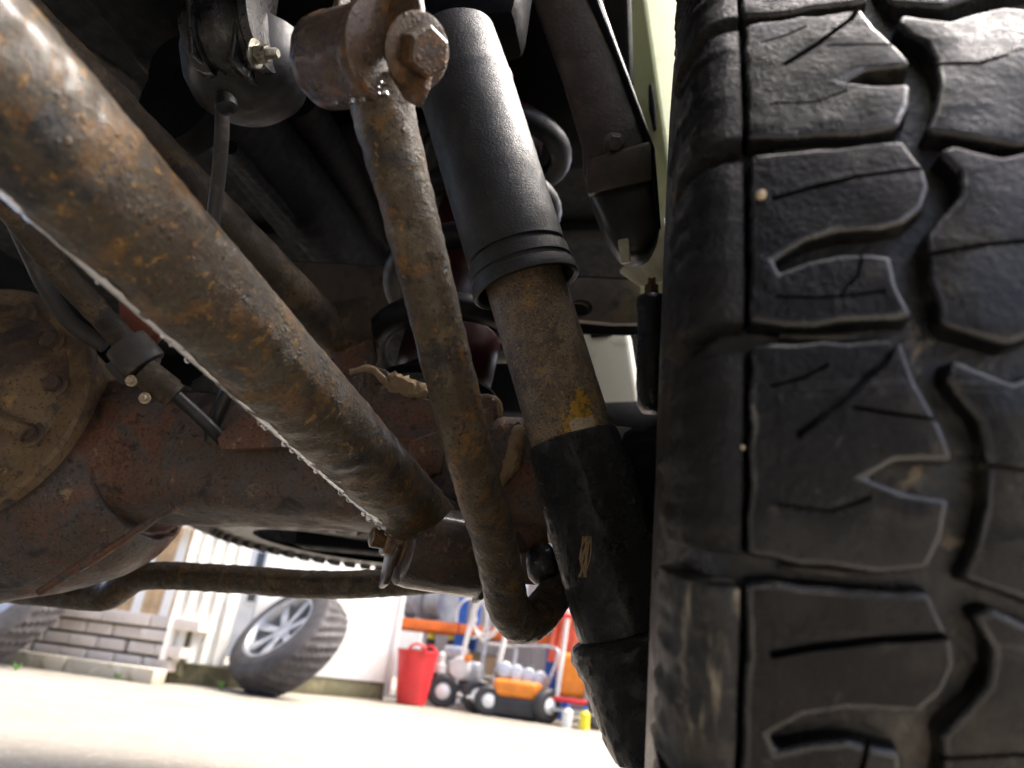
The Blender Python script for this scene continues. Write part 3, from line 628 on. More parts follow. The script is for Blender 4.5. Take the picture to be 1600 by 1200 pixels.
# pale body panel: two folded faces
fb, ft = U(1052, 300, .98), U(1000, -60, 1.16)
pan = obj('body_panel', prism([U(1000, 480, 1.0), U(1045, 460, .97), fb, ft, U(905, -60, 1.22), U(960, 120, 1.14), U(1010, 300, 1.05)], .004, .001), M['cream'], truck, 'pale lime painted body panel behind the tyre')
obj('panel_return', prism([fb, U(1085, 300, 1.02), U(1180, -60, 1.24), ft], .004, .001), M['cream'], pan)
obj('panel_slot', prism([U(1013, 135, 1.03), U(1019, 133, 1.03), U(1023, 165, 1.02), U(1026, 203, 1.01), U(1021, 203, 1.01), U(1014, 168, 1.02)], .012, .003), M['dark'], pan, 'short dark slot in the panel')

# ------------------------------------------------------------------ chassis cross member with hole, tank, link by the tyre
cm = bmesh.new()
A = [(1.0, .0)]
mp = lambda px, py: U(px, py, 1.06)
outer = [mp(430, 408), mp(700, 420), mp(870, 432), mp(1040, 440), mp(1040, 505), mp(1000, 505), mp(960, 505), mp(885, 498), mp(700, 490), mp(430, 480)]
# front face built as two strips around the hole
hc = (908, 481); hole = [(hc[0]+18*math.cos(t), hc[1]+13*math.sin(t)) for t in [2*math.pi*k/20 for k in range(20)]]
ov = [cm.verts.new(p) for p in outer]; hv = [cm.verts.new(mp(*p)) for p in hole]
oe = [cm.edges.new((ov[i], ov[(i+1) % len(ov)])) for i in range(len(ov))]; he = [cm.edges.new((hv[i], hv[(i+1) % len(hv)])) for i in range(len(hv))]
bmesh.ops.triangle_fill(cm, edges=oe+he, use_beauty=True)
ext = bmesh.ops.extrude_face_region(cm, geom=cm.faces[:]); bmesh.ops.translate(cm, vec=FW*.05, verts=[v for v in ext['geom'] if isinstance(v, bmesh.types.BMVert)])
cross = obj('cross_member', cm, M['member'], truck, 'dusty brown chassis cross member with an oval hole', sharp=30)
obj('member_backing', prism([mp(380, 390)+FW*.09, mp(1060, 425)+FW*.09, mp(1060, 520)+FW*.09, mp(380, 500)+FW*.09], .01, 0), M['dark'], cross)
obj('gusset', prism([U(968, 425, .99), U(1040, 340, .97), U(1045, 440, .97), U(1000, 448, .98)], .01, .002), M['plastic'], cross, 'pale scuffed gusset')
tk = empty('plastic_tank', U(955, 640, 1.35), truck); tk['label'] = 'off-white rounded plastic tank behind the shock absorber'
bm = prism([U(850, 525, 1.35), U(985, 525, 1.33), U(1003, 640, 1.31), U(985, 652, 1.31), U(900, 652, 1.33), U(860, 640, 1.35)], .12, .028, seg=5)
obj('tank_shell', bm, M['plastic'], tk)
obj('tank_cap', lathe(U(940, 528, 1.3), U(938, 505, 1.3), [(0, .03), (.01, .03), (.012, .026), (.02, .026), (.02, .0005)], 32), M['dark'], tk)
lk = obj('brake_link', lathe(U(1018, 462, .78), U(1018, 660, .74), dense([(0, .010), (.003, .0155), (.010, .0165), (.03, .0150), (.06, .0155), (.10, .0165), (.125, .0150), (.132, .010)], .005), 32, lumps(.0009, 90)), M['oily'], truck, 'short black vertical link with a nut on top', sharp=60)
obj('nut', hexbolt(U(1018, 462, .78), UP, .0085, .010, .010), M['bolt'], lk)
obj('clip', prism([U(1028, 640, .74), U(1038, 632, .74), U(1043, 668, .74), U(1036, 672, .74)], .004, .001), M['redpaint'], lk, 'small orange clip')
obj('rear_shelf', prism([U(905, 655, 1.2), U(1050, 650, 1.15), U(1050, 700, 1.1), U(905, 700, 1.15)], .08, .006), M['dark'], truck)

# ------------------------------------------------------------------ oily bush assembly at the top and hose
B0, B1 = U(304, 62, .535), U(412, 46, .532); bd = (B1-B0).normalized(); BL = (B1-B0).length
bush = obj('chassis_bush', lathe(B0, B1, dense([(0, .012), (.001, .026), (.006, .0285), (.012, .0285), (.014, .025), (.018, .025), (.020, .030), (.030, .031), (.034, .028), (BL-.008, .028), (BL-.006, .031), (BL, .030), (BL+.001, .012)], .004), 56, lumps(.0008, 120)), M['oily'], truck, 'oily black rubber bush in its clamp', sharp=45)
for a, b in (((318, -60), (326, 110)), ((412, -60), (385, 120))):
    q0, q1 = U(a[0], a[1], .534), U(b[0], b[1], .532)
    sdn = (q1-q0).cross(bd).normalized()
    obj('clamp_plate', prism([q0+sdn*.03, q1+sdn*.026, q1-sdn*.030, q0-sdn*.03], .0035, .001, bd), M['oily'], bush)
obj('bolt', hexbolt(U(398, 84, .508), (bd-FW*.15-UP*.2), .0068, .008, .010), M['zinc'], bush, 'small pale nut on a threaded stud')
obj('bush_can', lathe(U(385, 85, .58), U(395, 190, .565), [(0, .05), (.02, .049), (.035, .044), (.046, .032), (.052, .012), (.053, .00005)], 48), M['rubber'], bush)
obj('grease_drip', lathe(U(350, 150, .52), U(356, 175, .515), [(0, .0005), (.001, .006), (.006, .008), (.012, .0075), (.015, .004), (.016, .00005)], 24), M['coil'], bush)
obj('brake_hose', tube([U(346, 150, .55), U(347, 200, .55), U(343, 260, .56), U(336, 320, .57), U(326, 400, .58)], .0056, 50, 16), M['hose'], truck, 'thin black hose hanging from the oily bush')

# pipes and rails in the dark above
ex = obj('exhaust_pipe', tube([U(300, 120, .75), U(400, 220, .95), U(520, 370, 1.25), U(600, 470, 1.6)], [.045, .05, .055, .055], 60, 32, lumps(.001, 20)), M['dark'], truck, 'dark exhaust pipe running back above the axle')
obj('heat_shield', tube([U(460, 150, .95), U(530, 260, 1.2), U(590, 380, 1.5)], [.03, .03, .03], 40, 24), M['dark'], ex)
obj('fuel_pipe', tube([U(360, 230, .8), U(430, 310, 1.0), U(500, 390, 1.2), U(545, 440, 1.3)], .008, 40, 12), M['dark'], ex)
obj('pipe_clamp', lathe(U(275, 150, .74), U(345, 205, .80), [(0, .03), (0, .052), (.03, .054), (.03, .03)], 40), M['dark'], ex)
wl_ = obj('wiring_loom', tube([U(-40, 20, .8), U(90, 60, .85), U(190, 120, .9), U(260, 175, .95), U(420, 190, 1.1), U(560, 150, 1.2)], .009, 80, 12, lumps(.001, 60)), M['hose'], truck, 'dusty wiring loom under the floor')
for a_, b_, d_ in ((90, 60, .85), (260, 175, .95), (420, 190, 1.1)):
    obj('clip', lathe(U(a_-8, b_-5, d_), U(a_+12, b_+8, d_), [(0, .009), (0, .0125), (.012, .0125), (.012, .009)], 20), M['zinc'], wl_)
rail = obj('chassis_rail', box((-.62, .30, 1.02), (.10, 3.0, .13), bev=.012), M['dark'], truck, 'dark chassis rail overhead')
obj('spring_tower', box((-.20, .72, 1.05), (.22, .26, .12), bev=.02), M['dark'], rail)
obj('shock_mount', box((-.20, .47, .90), (.12, .06, .12), bev=.012), M['dark'], rail)
obj('rail_gusset', prism([Vector((-.55, .25, .97)), Vector((-.12, .25, .97)), Vector((-.12, .25, .80)), Vector((-.40, .25, .74))], .02, .004), M['dark'], rail)
body = empty('truck_body', (-.7, .4, 1.1), truck); body['label'] = 'dark underside of the truck body'
obj('floor_pan', box((-.83, .15, 1.13), (1.54, 3.4, .04), bev=.01), M['dark'], body)
for i in range(6):
    obj('floor_rib', box((-.75, -.05+i*.30, 1.10), (1.30, .05, .03), bev=.01), M['dark'], body)
obj('sill', box((.15, -1.36, .72), (.30, 2.05, .36), bev=.03), M['cream'], body)
obj('cab_floor', box((-.86, -1.2, .74), (1.70, 2.1, .06), bev=.015), M['dark'], body)
obj('fuel_tank', box((-.95, -.75, .58), (.80, 1.15, .34), bev=.05, seg=4), M['dark'], body)  # unseen tank added to block light from the front left
obj('case_light_block', box((-.75, -1.8, .55), (.5, .7, .34), bev=.06, seg=4), M['dark'], body)  # unseen case added with the tank to block light
obj('sill_light_block', box((-1.66, -1.0, .66), (.16, 2.4, .40), bev=.03), M['dark'], body)  # low unseen sill added to keep side light out
obj('guard_light_block', box((-.26, -.30, .92), (1.04, .02, .80), bev=.004), M['dark'], body)  # dark wall widened out of view to block sky behind the camera
obj('flap_light_block', box((.135, -.30, .40), (.25, .012, .30), bev=.003), M['rubber'], body)  # unseen flap added to block low light under the sill
obj('cab_light_block', box((-.75, -1.42, 1.42), (2.06, 2.2, 1.28), bev=.08, seg=4), M['cream'], body)  # unseen cab box added to block the sky behind the camera
obj('wheel_house', box((-.085, .72, 1.30), (.03, 1.5, .36), bev=.008), M['dark'], body)
obj('fender', prism([Vector((-1.75, y, z)) for y, z in [(-1.9, .80), (-.30, .85), (-.12, 1.0), (.2, 1.1), (.64, 1.12), (1.05, 1.1), (1.35, 1.0), (1.5, .9), (1.85, .85), (1.85, 1.75), (-1.9, 1.75)]], .012, .003), M['dark'], body)
obj('tray_top', box((-.92, .75, 1.76), (1.72, 2.3, .03), bev=.008), M['cream'], body)
obj('bulkhead', box((-.92, 1.86, 1.28), (1.66, .06, .62), bev=.015), M['dark'], body)

# ------------------------------------------------------------------ brake lines and brackets over the differential
bl = empty('brake_line', U(150, 520, .66), truck); bl['label'] = 'muddy brake pipes clipped above the axle'
obj('pipe', tube([U(-60, 260, .55), U(20, 330, .58), U(90, 420, .61), U(170, 505, .64), U(215, 560, .655)], .0115, 60, 16, lumps(.0006, 90)), M['pipe'], bl)
obj('hose', tube([U(20, 340, .64), U(48, 400, .65), U(75, 455, .66), U(115, 508, .665), U(165, 540, .67)], .0075, 60, 14), M['hose'], bl)
obj('clip', lathe(U(195, 535, .645), U(250, 600, .65), [(0, .012), (.001, .019), (.010, .020), (.026, .020), (.028, .019), (.029, .012)], 32, lumps(.0006, 90)), M['hose'], bl)
obj('clip_bracket', prism([U(165, 570, .655), U(215, 545, .65), U(250, 560, .65), U(240, 600, .65), U(190, 600, .655)], .008, .002), M['hose'], bl)
obj('ferrule', lathe(U(222, 578, .645), U(275, 620, .655), [(0, .009), (.001, .0135), (.030, .0135), (.032, .012), (.036, .012), (.037, .006)], 24, lumps(.0004, 150)), M['pipe'], bl, 'brown rusted pipe ferrule')
obj('hose', tube([U(268, 612, .655), U(300, 640, .665), U(325, 664, .67), U(350, 690, .68)], .0062, 24, 14), M['rubber'], bl)
obj('hose', tube([U(366, 590, .69), U(350, 625, .69), U(335, 660, .69), U(330, 690, .69)], .007, 24, 14), M['rubber'], bl)
obj('bolt', hexbolt(U(206, 595, .635), -FW, .0035, .004), M['stone'], bl)
obj('bolt', hexbolt(U(227, 622, .635), -FW, .0035, .004), M['stone'], bl)
obj('axle_bracket', prism([U(186, 440, .68), U(270, 440, .68), U(258, 520, .68), U(240, 545, .68), U(205, 520, .68), U(190, 500, .68)], .010, .003), M['redpaint'], axle, 'red oxide coloured bracket above the axle')
obj('axle_bracket', prism([U(345, 685, .665), U(390, 640, .665), U(450, 650, .66), U(470, 700, .655), U(350, 705, .66)], .02, .004), M['axle'], axle)
obj('valve_block', prism([U(300, 600, .74), U(345, 570, .74), U(350, 625, .74), U(318, 640, .74)], .02, .004), M['rubber'], axle)

# ------------------------------------------------------------------ spare wheel hung under the tail, tow bar
sp = empty('spare_wheel', U(490, 830, 1.75), truck); sp['label'] = 'spare tyre slung flat under the tail of the truck'
SC = U(545, 780, 1.76); up = Vector((.02, 0, 1)).normalized()
obj('tyre_carcass', lathe(SC-up*.12, SC+up, [(0, .20), (0, .30), (.01, .335), (.03, .358), (.06, .365), (.18, .365), (.21, .358), (.23, .335), (.24, .30), (.24, .20)], 80, None, False), M['carcass'], sp)
for k in range(44):
    th = 2*math.pi*k/44; d = Vector((math.cos(th), math.sin(th), 0)); t_ = Vector((-math.sin(th), math.cos(th), 0))
    for zz, sh in ((-.065, 0), (.0, .5), (.065, 0)):
        th2 = th+sh*2*math.pi/44; d = Vector((math.cos(th2), math.sin(th2), 0)); rot = Matrix.Rotation(th2, 3, 'Z')
        if k == 0 and zz == -.065:
            b0 = obj('tread_block', box((0, 0, 0), (.014, .040, .055), bev=.003), M['hose'], None); first = b0
        mw = Matrix.Translation(SC+d*.368+Vector((0, 0, zz))) @ rot.to_4x4()
        if k == 0 and zz == -.065:
            first.matrix_basis = mw; W[first.name] = mw; attach(first, sp); first.matrix_basis = mw
        else: copy_obj(first, sp, mw)
sl = obj('shoulder_lug', box((0, 0, 0), (.075, .030, .022), bev=.004), M['lightlug'], None)
for k in range(44):
    th = 2*math.pi*(k+.25)/44; d = Vector((math.cos(th), math.sin(th), 0))
    mw = Matrix.Translation(SC+d*.325+Vector((0, 0, -.112))) @ Matrix.Rotation(th+.25, 4, 'Z') @ Matrix.Rotation(-.25, 4, 'Y')
    if k == 0: W[sl.name] = mw; attach(sl, sp); sl.matrix_basis = mw
    else: copy_obj(sl, sp, mw)
tb_ = obj('tow_bar', box(U(650, 850, 1.55), (.55, .06, .06), bev=.01), M['dark'], truck, 'dark tow bar tube under the tail')

# ================================================================== background yard
B = {}
B['white'] = plain('white_cladding', (.80, .80, .77), .45, var=.12, scale=2)
B['whitec'] = plain('grubby_white_sheet', (.72, .71, .66), .5, var=.2, scale=3)
B['orange'] = plain('orange_rack_paint', (.75, .16, .02), .45, var=.2)
B['blue'] = plain('blue_rack_paint', (.015, .10, .42), .45, var=.2)
B['red'] = plain('red_tub_plastic', (.65, .03, .035), .4, var=.15)
B['machine'] = plain('orange_machine_cover', (.80, .24, .02), .35, var=.15)
B['blackp'] = plain('black_plastic', (.03, .03, .032), .5, var=.3)
B['tyre'] = plain('grey_worn_tyre', (.055, .05, .05), .75, var=.4, scale=9, bump=.004)
B['alloy'] = plain('alloy_metal', (.42, .43, .45), .42, metal=.8, var=.2, scale=9)
B['steel'] = plain('grey_steel_tube', (.45, .46, .47), .35, metal=.6, var=.25, scale=9)
B['brick'] = grime('weathered_pink_block', (.68, .60, .53), [((.76, .70, .63), 8, .5, .65), ((.20, .16, .12), 30, .6, .7)], rough=(.7, .95), bump=((40, .6), (160, .5)), bs=.6, bd=.006)
B['kerb'] = grime('mossy_concrete', (.42, .38, .30), [((.20, .19, .10), 6, .52, .66), ((.52, .49, .42), 14, .55, .68)], rough=(.7, .95), bump=((30, .6), (120, .5)), bs=.6, bd=.006)
B['leaf'] = plain('weed_leaf', (.10, .26, .03), .5, var=.4, scale=40)
B['yellow'] = plain('yellow_plastic', (.75, .62, .03), .4, var=.15)
B['hivis'] = plain('pink_orange_cloth', (.85, .22, .12), .75, var=.2)
B['shed'] = plain('tan_timber', (.52, .36, .20), .7, var=.3, scale=4, bump=.004)
B['wallg'] = plain('grey_workshop_wall', (.30, .28, .27), .7, var=.25, scale=1.5)
B['glass'] = plain('dark_window_glass', (.05, .06, .07), .08, var=.2)
B['dirt'] = grime('damp_mossy_plinth', (.12, .11, .06), [((.20, .18, .10), 8, .5, .65)], rough=(.7, .9), bump=((30, .6),), bs=.6, bd=.01)

# ---- workshop wall behind the racks
wl = tag(empty('workshop_wall', (0, 8.0, 0)), 'grey workshop wall behind the blue and orange racking', 'wall')
for i in range(9):
    obj('wall_panel', box((-2.2+i*.62, 8.0, 1.3), (.612, .05, 2.6), bev=.008), B['wallg'], wl)
# ---- white cabin
wa, wb = ground(262, 1068), ground(606, 1095); wa.z = wb.z = 0; wd = (wb-wa).normalized(); wn = Vector((wd.y, -wd.x, 0)); wz = Vector((0, 0, 1))
cab = tag(empty('white_cabin', wa), 'bright white cabin with a ribbed lower corner beside the racks', 'cabin')
wLn = (wb-wa).length
rz = Matrix.Rotation(math.atan2(wd.y, wd.x), 3, 'Z')
obj('plinth', box(wa+wd*(wLn*.5)-wn*.32+wz*.06, (wLn-.02, .55, .12), rz, .008), B['dirt'], cab)
obj('smooth_panel', box(wa+wd*(wLn*.64)-wn*.06+wz*1.32, (wLn*.72, .05, 2.4), rz, .006), B['white'], cab)
x = 0.0; cw = .085; prf = []
for k in range(5):
    prf += [(k*cw, 0), (k*cw+cw*.45, 0), (k*cw+cw*.55, -.03), (k*cw+cw*.95, -.03)]
V_, F_ = [], []
for (s_, d_) in prf:
    for z_ in (.13, 2.5): V_.append(wa+wd*(s_-.10)+wn*(d_+.02)+wz*z_)
for i in range(len(prf)-1): F_.append((2*i, 2*i+2, 2*i+3, 2*i+1))
rs = obj('ribbed_sheet', (V_, F_), B['whitec'], cab, smooth=False)
md = rs.modifiers.new('thick', 'SOLIDIFY'); md.thickness = .004
obj('corner_post', box(wb-wn*.05+wz*1.28, (.05, .07, 2.5), rz, .008), B['white'], cab)
obj('side_panel', box(wb-wn*.9+wd*.0+wz*1.3, (.04, 1.6, 2.4), rz, .006), B['white'], cab)
obj('cabin_roof', box((wa+wb)/2-wn*.8+wz*2.56, (wLn+.3, 1.9, .06), rz, .01), B['white'], cab)

# ---- stacked block wall and kerb to the left
bw = tag(empty('block_wall', (-3.4, 4.32, 0)), 'low dry stacked wall of pale pink blocks with gaps', 'wall')
random.seed(5)
proto = None
def yline(x): return 4.75
for row in range(4):
    z = .10+row*.083; xx = -4.6+(row % 2)*.09
    while xx < -3.02:
        wdt = .19 if row < 3 else .34; gap = random.choice((.012, .012, .035)) if row < 3 else .006
        jit = random.uniform(-.012, .012)
        mw = Matrix.Translation((xx+wdt/2, 4.32+jit, z)) @ Matrix.Rotation(random.uniform(-.04, .04), 4, 'Z')
        key = 'c' if row == 3 else 'b'
        if proto is None: proto = {}
        if key not in proto:
            o = obj('block', box((0, 0, 0), (wdt, .13 if key == 'b' else .17, .068 if key == 'b' else .074), bev=.010), B['brick'], None)
            proto[key] = o; W[o.name] = mw; attach(o, bw); o.matrix_basis = mw
        else: copy_obj(proto[key], bw, mw)
        xx += wdt+gap
obj('core', box((-3.76, 4.37, .20), (1.72, .05, .30), bev=.004), B['dirt'], bw)
kb = tag(empty('kerb', (-3.5, 4.12, 0)), 'pale concrete kerb in front of the block wall', 'kerb')
for i in range(4):
    obj('kerb_stone', box((-5.04+i*.62, 4.13, .035), (.612, .13, .10), bev=.012), B['kerb'], kb)
# ---- weeds
def weed(px, py, n, h, lab):
    p = ground(px, py); p.z = 0; parts = []
    for i in range(n):
        a = random.uniform(0, 6.28); d = Vector((math.cos(a), math.sin(a), 0)); t_ = Vector((-d.y, d.x, 0)); hh = h*random.uniform(.5, 1)
        q = [p+d*.005, p+d*hh*.35+t_*hh*.16+wz*hh*.5, p+d*hh*.6+wz*hh, p+d*hh*.35-t_*hh*.16+wz*hh*.5]
        parts.append((q, [(0, 1, 2, 3)]))
    tag(obj('weed', join(*parts), B['leaf'], smooth=False), lab, 'plant', 'weeds growing out of the yard edge')
weed(345, 1079, 16, .06, 'green weed at the foot of the white cabin near the leaning wheel')
weed(24, 1048, 14, .05, 'small green weed at the kerb on the far left')
weed(182, 1062, 12, .05, 'small green weed below the gaps of the block wall')

# ---- wheels lying about
def facing(c, ix, iy, k):
    v = (c-CAMPOS).normalized(); e = RT*ix+UP*iy; e = (e-v*e.dot(v)).normalized(); return e*math.sqrt(1-k*k)-v*k
def loose_wheel(name, c, nrm, R, wid, label, grp, spoke=7):
    nrm = Vector(nrm).normalized(); e = tag(empty(name, (c.x, c.y, 0)), label, 'wheel', grp)
    h = wid/2
    obj('tyre', lathe(c-nrm*h, c+nrm, dense([(0, R*.66), (-.004, R*.70), (.0, R*.82), (.018, R*.94), (.04, R*.99), (wid*.5, R), (wid-.04, R*.99), (wid-.018, R*.94), (wid, R*.82), (wid+.004, R*.70), (wid, R*.66)], .012), 96,
        lambda q, t, a: (.007*(1 if math.sin(a*30+t*70) > .1 else -1) if .035 < t < wid-.035 else 0), False), B['tyre'], e, sharp=40)
    rim = obj('rim', lathe(c-nrm*(h-.01), c+nrm, [(0, R*.60), (.0, R*.67), (wid-.022, R*.67), (wid-.016, R*.69), (wid-.010, R*.68), (wid-.012, R*.62), (wid-.05, R*.585), (wid*.35, R*.56), (wid*.3, .0005)], 64), B['alloy'], e)
    a = nrm.cross(Vector((0, 0, 1))).normalized(); b = nrm.cross(a)
    for k in range(spoke):
        th = 2*math.pi*k/spoke; d = a*math.cos(th)+b*math.sin(th); t_ = nrm.cross(d); o_ = c+nrm*(h-.055)
        obj('spoke', prism([o_+d*R*.12+t_*.022, o_+d*R*.60+t_*.030+nrm*.02, o_+d*R*.60-t_*.030+nrm*.02, o_+d*R*.12-t_*.022], .02, .005), B['alloy'], rim)
    obj('hub_cap', lathe(c+nrm*(h-.07), c+nrm, [(0, R*.20), (.02, R*.20), (.026, R*.16), (.028, R*.10), (.028, .0005)], 32), B['alloy'], rim)
    return e
lw_c = at(452, 1000, 4.55); 
loose_wheel('loose_wheel', lw_c, facing(lw_c, -.60, .80, .46), .375, .27, 'worn tyre on a silver alloy wheel leaning against the white cabin', 'loose wheels in the yard')
fl_c = at(-8, 940, 3.85)
loose_wheel('loose_wheel', fl_c, facing(fl_c, -.55, .83, .62), .40, .24, 'pale rimmed wheel leaning at the far left in front of the block wall', 'loose wheels in the yard')

# ---- red tub
tp = ground(641, 1101); tp.z = 0
tub = tag(empty('red_tub', tp), 'tall red plastic tub beside the white cabin', 'tub')
obj('tub_shell', lathe(tp+wz*.002, tp+wz, [(0, .0005), (0, .100), (.01, .110), (.32, .150), (.36, .156), (.372, .162), (.378, .160), (.372, .150), (.32, .142), (.02, .10), (.015, .0005)], 48), B['red'], tub)
for s in (-1, 1):
    d = Vector((0.25, s, 0)).normalized(); t_ = Vector((-d.y, d.x, 0)); q = tp+d*.156+wz*.366
    obj('handle', tube([q-t_*.06, q-t_*.05+wz*.035+d*.01, q+wz*.055+d*.012, q+t_*.05+wz*.035+d*.01, q+t_*.06], .011, 24, 10), B['red'], tub)

# ---- racks (Y about 6.4)
RY = 6.35
def post(px, Y, top=1.6):
    q = at(px, 1000, Y); return Vector((q.x, Y, 0))
def rack(name, xs, zs, Y, label, dep=.5):
    e = tag(empty(name, ((xs[0]+xs[-1])/2, Y, 0)), label, 'racking', 'blue and orange pallet racks')
    for x_ in xs:
        for dy in (0, dep): obj('post', box((x_, Y+dy, 1.0), (.075, .07, 2.0), bev=.006), B['blue'], e)
    for a_, b_ in zip(xs, xs[1:]):
        for z_ in zs:
            for dy in (-.045, dep+.045): obj('beam', box(((a_+b_)/2, Y+dy, z_), (abs(b_-a_)-.01, .035, .085), bev=.006), B['orange'], e)
            obj('shelf_board', box(((a_+b_)/2, Y+dep/2, z_+.03), (abs(b_-a_)-.02, dep-.02, .02), bev=.003), B['steel'], e)
    return e
xa, xb, xc = at(724, 950, RY).x, at(858, 1060, RY).x, at(990, 1060, RY).x
zb = at(700, 981, RY).z
rack('pallet_rack', [xa-.95, xa, xb], [zb, zb+.95], RY, 'blue and orange rack carrying silver wheel rims')
zb2 = at(905, 1025, RY).z
rack('pallet_rack', [xb+.09, xb+1.35], [zb2, zb2+1.0], RY-.02, 'blue and orange rack behind the hand trolley')
print('beam heights', zb, zb2)
# silver rims standing on the beam
for i, (px, lab) in enumerate(((655, 'silver wheel rim on the rack nearest the white cabin'), (692, 'silver wheel rim on the rack next to the blue post'))):
    c = at(px, 945, RY+.12); c.z = zb+.045+.165; ax = Vector((.85, -.5, 0)).normalized()
    e = tag(empty('wheel_rim', c-wz*.165), lab, 'rim', 'silver rims stored on the rack')
    obj('barrel', lathe(c-ax*.09, c+ax, [(0, .12), (0, .165), (.012, .165), (.02, .145), (.10, .14), (.16, .15), (.17, .165), (.18, .165), (.18, .12)], 48), B['alloy'], e)
    obj('face', lathe(c+ax*.04, c+ax, [(0, .135), (.02, .13), (.03, .06), (.035, .0005)], 40), B['alloy'], e)
for px, py, lab in ((674, 996, 'yellow ball shaped cap on a can under the rack beam'), (707, 998, 'second yellow capped can under the rack beam')):
    p = at(px, py, RY+.1); e = tag(empty('spray_can', (p.x, p.y, p.z-.14)), lab, 'can', 'yellow capped cans')
    obj('can', lathe(p-wz*.15, p+wz, [(0, .04), (.13, .04), (.14, .03), (.14, .0005)], 20), B['blackp'], e)
    obj('cap', lathe(p-wz*.02, p+wz, [(0, .030), (.03, .036), (.05, .03), (.06, .0005)], 20), B['yellow'], e)
for i, (px, w_, h_, m_, lab) in enumerate(((668, .22, .20, 'blackp', 'dark parts crate under the rack beam beside the red tub'), (760, .26, .24, 'shed', 'brown carton at the back of the rack behind the handles'), (812, .24, .18, 'steel', 'grey crate at the back of the rack above the sweeper'))):
    p = at(px, 1000, RY+.3); e = tag(empty('storage_crate', (p.x, p.y, 0)), lab, 'crate')
    obj('crate_body', box((p.x, p.y, zb-.42+h_/2), (w_, .24, h_), bev=.012), B[m_], e)
    obj('crate_lid', box((p.x, p.y, zb-.42+h_+.012), (w_+.015, .255, .024), bev=.006), B['steel'], e)
    obj('crate_stand', box((p.x, p.y, (zb-.42)/2), (w_*.8, .22, zb-.425), bev=.004), B['wallg'], e)
def can_wheel(c, ax, r, wd_, parent, tyre='blackp', hub='white'):
    ax = Vector(ax).normalized()
    wq = obj('wheel', lathe(c-ax*wd_/2, c+ax, [(0, r*.5), (0, r*.85), (wd_*.2, r), (wd_*.8, r), (wd_, r*.85), (wd_, r*.5), (wd_*.8, r*.5)], 40), B[tyre], parent)
    obj('hub', lathe(c-ax*wd_*.45, c+ax, [(0, r*.52), (wd_*.85, r*.52), (wd_*.95, r*.35), (wd_*1.05, r*.18), (wd_*1.05, .0005)], 32), B[hub], wq)
# ---- wheeled pressure washer
m0 = ground(715, 1108); m0.z = 0; MY = m0.y
pw = tag(empty('pressure_washer', m0), 'wheeled machine with grey tube handles next to the red tub', 'machine')
def mp2(px, py, dy=0.0): return at(px, py, MY+dy)
fax = Vector((.35, -.94, 0))
for px, py, dy in ((691, 1082, -.05), (746, 1090, -.15)):
    c = mp2(px, py, dy); c.z = max(c.z, .115); can_wheel(c, fax, .118, .085, pw)
obj('chassis', box((m0.x+.02, MY+.12, .16), (.42, .30, .05), bev=.012), B['blackp'], pw)
obj('engine', box((m0.x, MY+.12, .27), (.26, .24, .16), bev=.03, seg=3), B['steel'], pw)
obj('engine_cowl', lathe(Vector((m0.x-.02, MY+.0, .29)), Vector((m0.x-.02, MY-.2, .29)), [(-.03, .085), (.03, .085), (.045, .07), (.05, .0005)], 32), B['whitec'], pw)
obj('fuel_tank', box((m0.x-.10, MY+.12, .40), (.18, .18, .10), bev=.03, seg=3), B['steel'], pw)
obj('orange_cap', lathe(Vector((m0.x+.04, MY-.03, .37)), Vector((m0.x+.04, MY-.2, .37)), [(0, .03), (.02, .03), (.026, .02), (.026, .0005)], 20), B['machine'], pw)
obj('pump', lathe(Vector((m0.x-.17, MY-.04, .24)), Vector((m0.x-.17, MY-.04, .5)), [(0, .045), (.06, .045), (.07, .03), (.13, .03), (.15, .015), (.16, .0005)], 24), B['whitec'], pw)
for dx in (-.04, .26):
    b_ = Vector((m0.x+dx, MY-.02, .14))
    obj('handle_tube', tube([b_, b_+Vector((.03, .02, .30)), b_+Vector((.07, .05, .62)), b_+Vector((.10, .10, .86))], .021, 30, 12), B['whitec'], pw)
obj('handle_bar', tube([Vector((m0.x+.05, MY+.08, 1.0)), Vector((m0.x+.2, MY+.06, 1.03)), Vector((m0.x+.37, MY+.08, 1.0))], .017, 24, 12), B['steel'], pw)
for i in range(5):
    c = Vector((m0.x+random.uniform(-.05, .25), MY-.03, random.uniform(.5, .75))); rr = random.uniform(.10, .16); ph = random.uniform(0, 6)
    obj('hose', tube([c+Vector((math.cos(ph+t)*rr, .02*math.sin(3*t), math.sin(ph+t)*rr*1.2)) for t in [k*.6 for k in range(9)]], .009, 60, 8), B['whitec'], pw)
obj('axle_strut', tube([mp2(715, 1085, -.2), mp2(748, 1093, -.22)], .013, 8, 10), B['whitec'], pw)
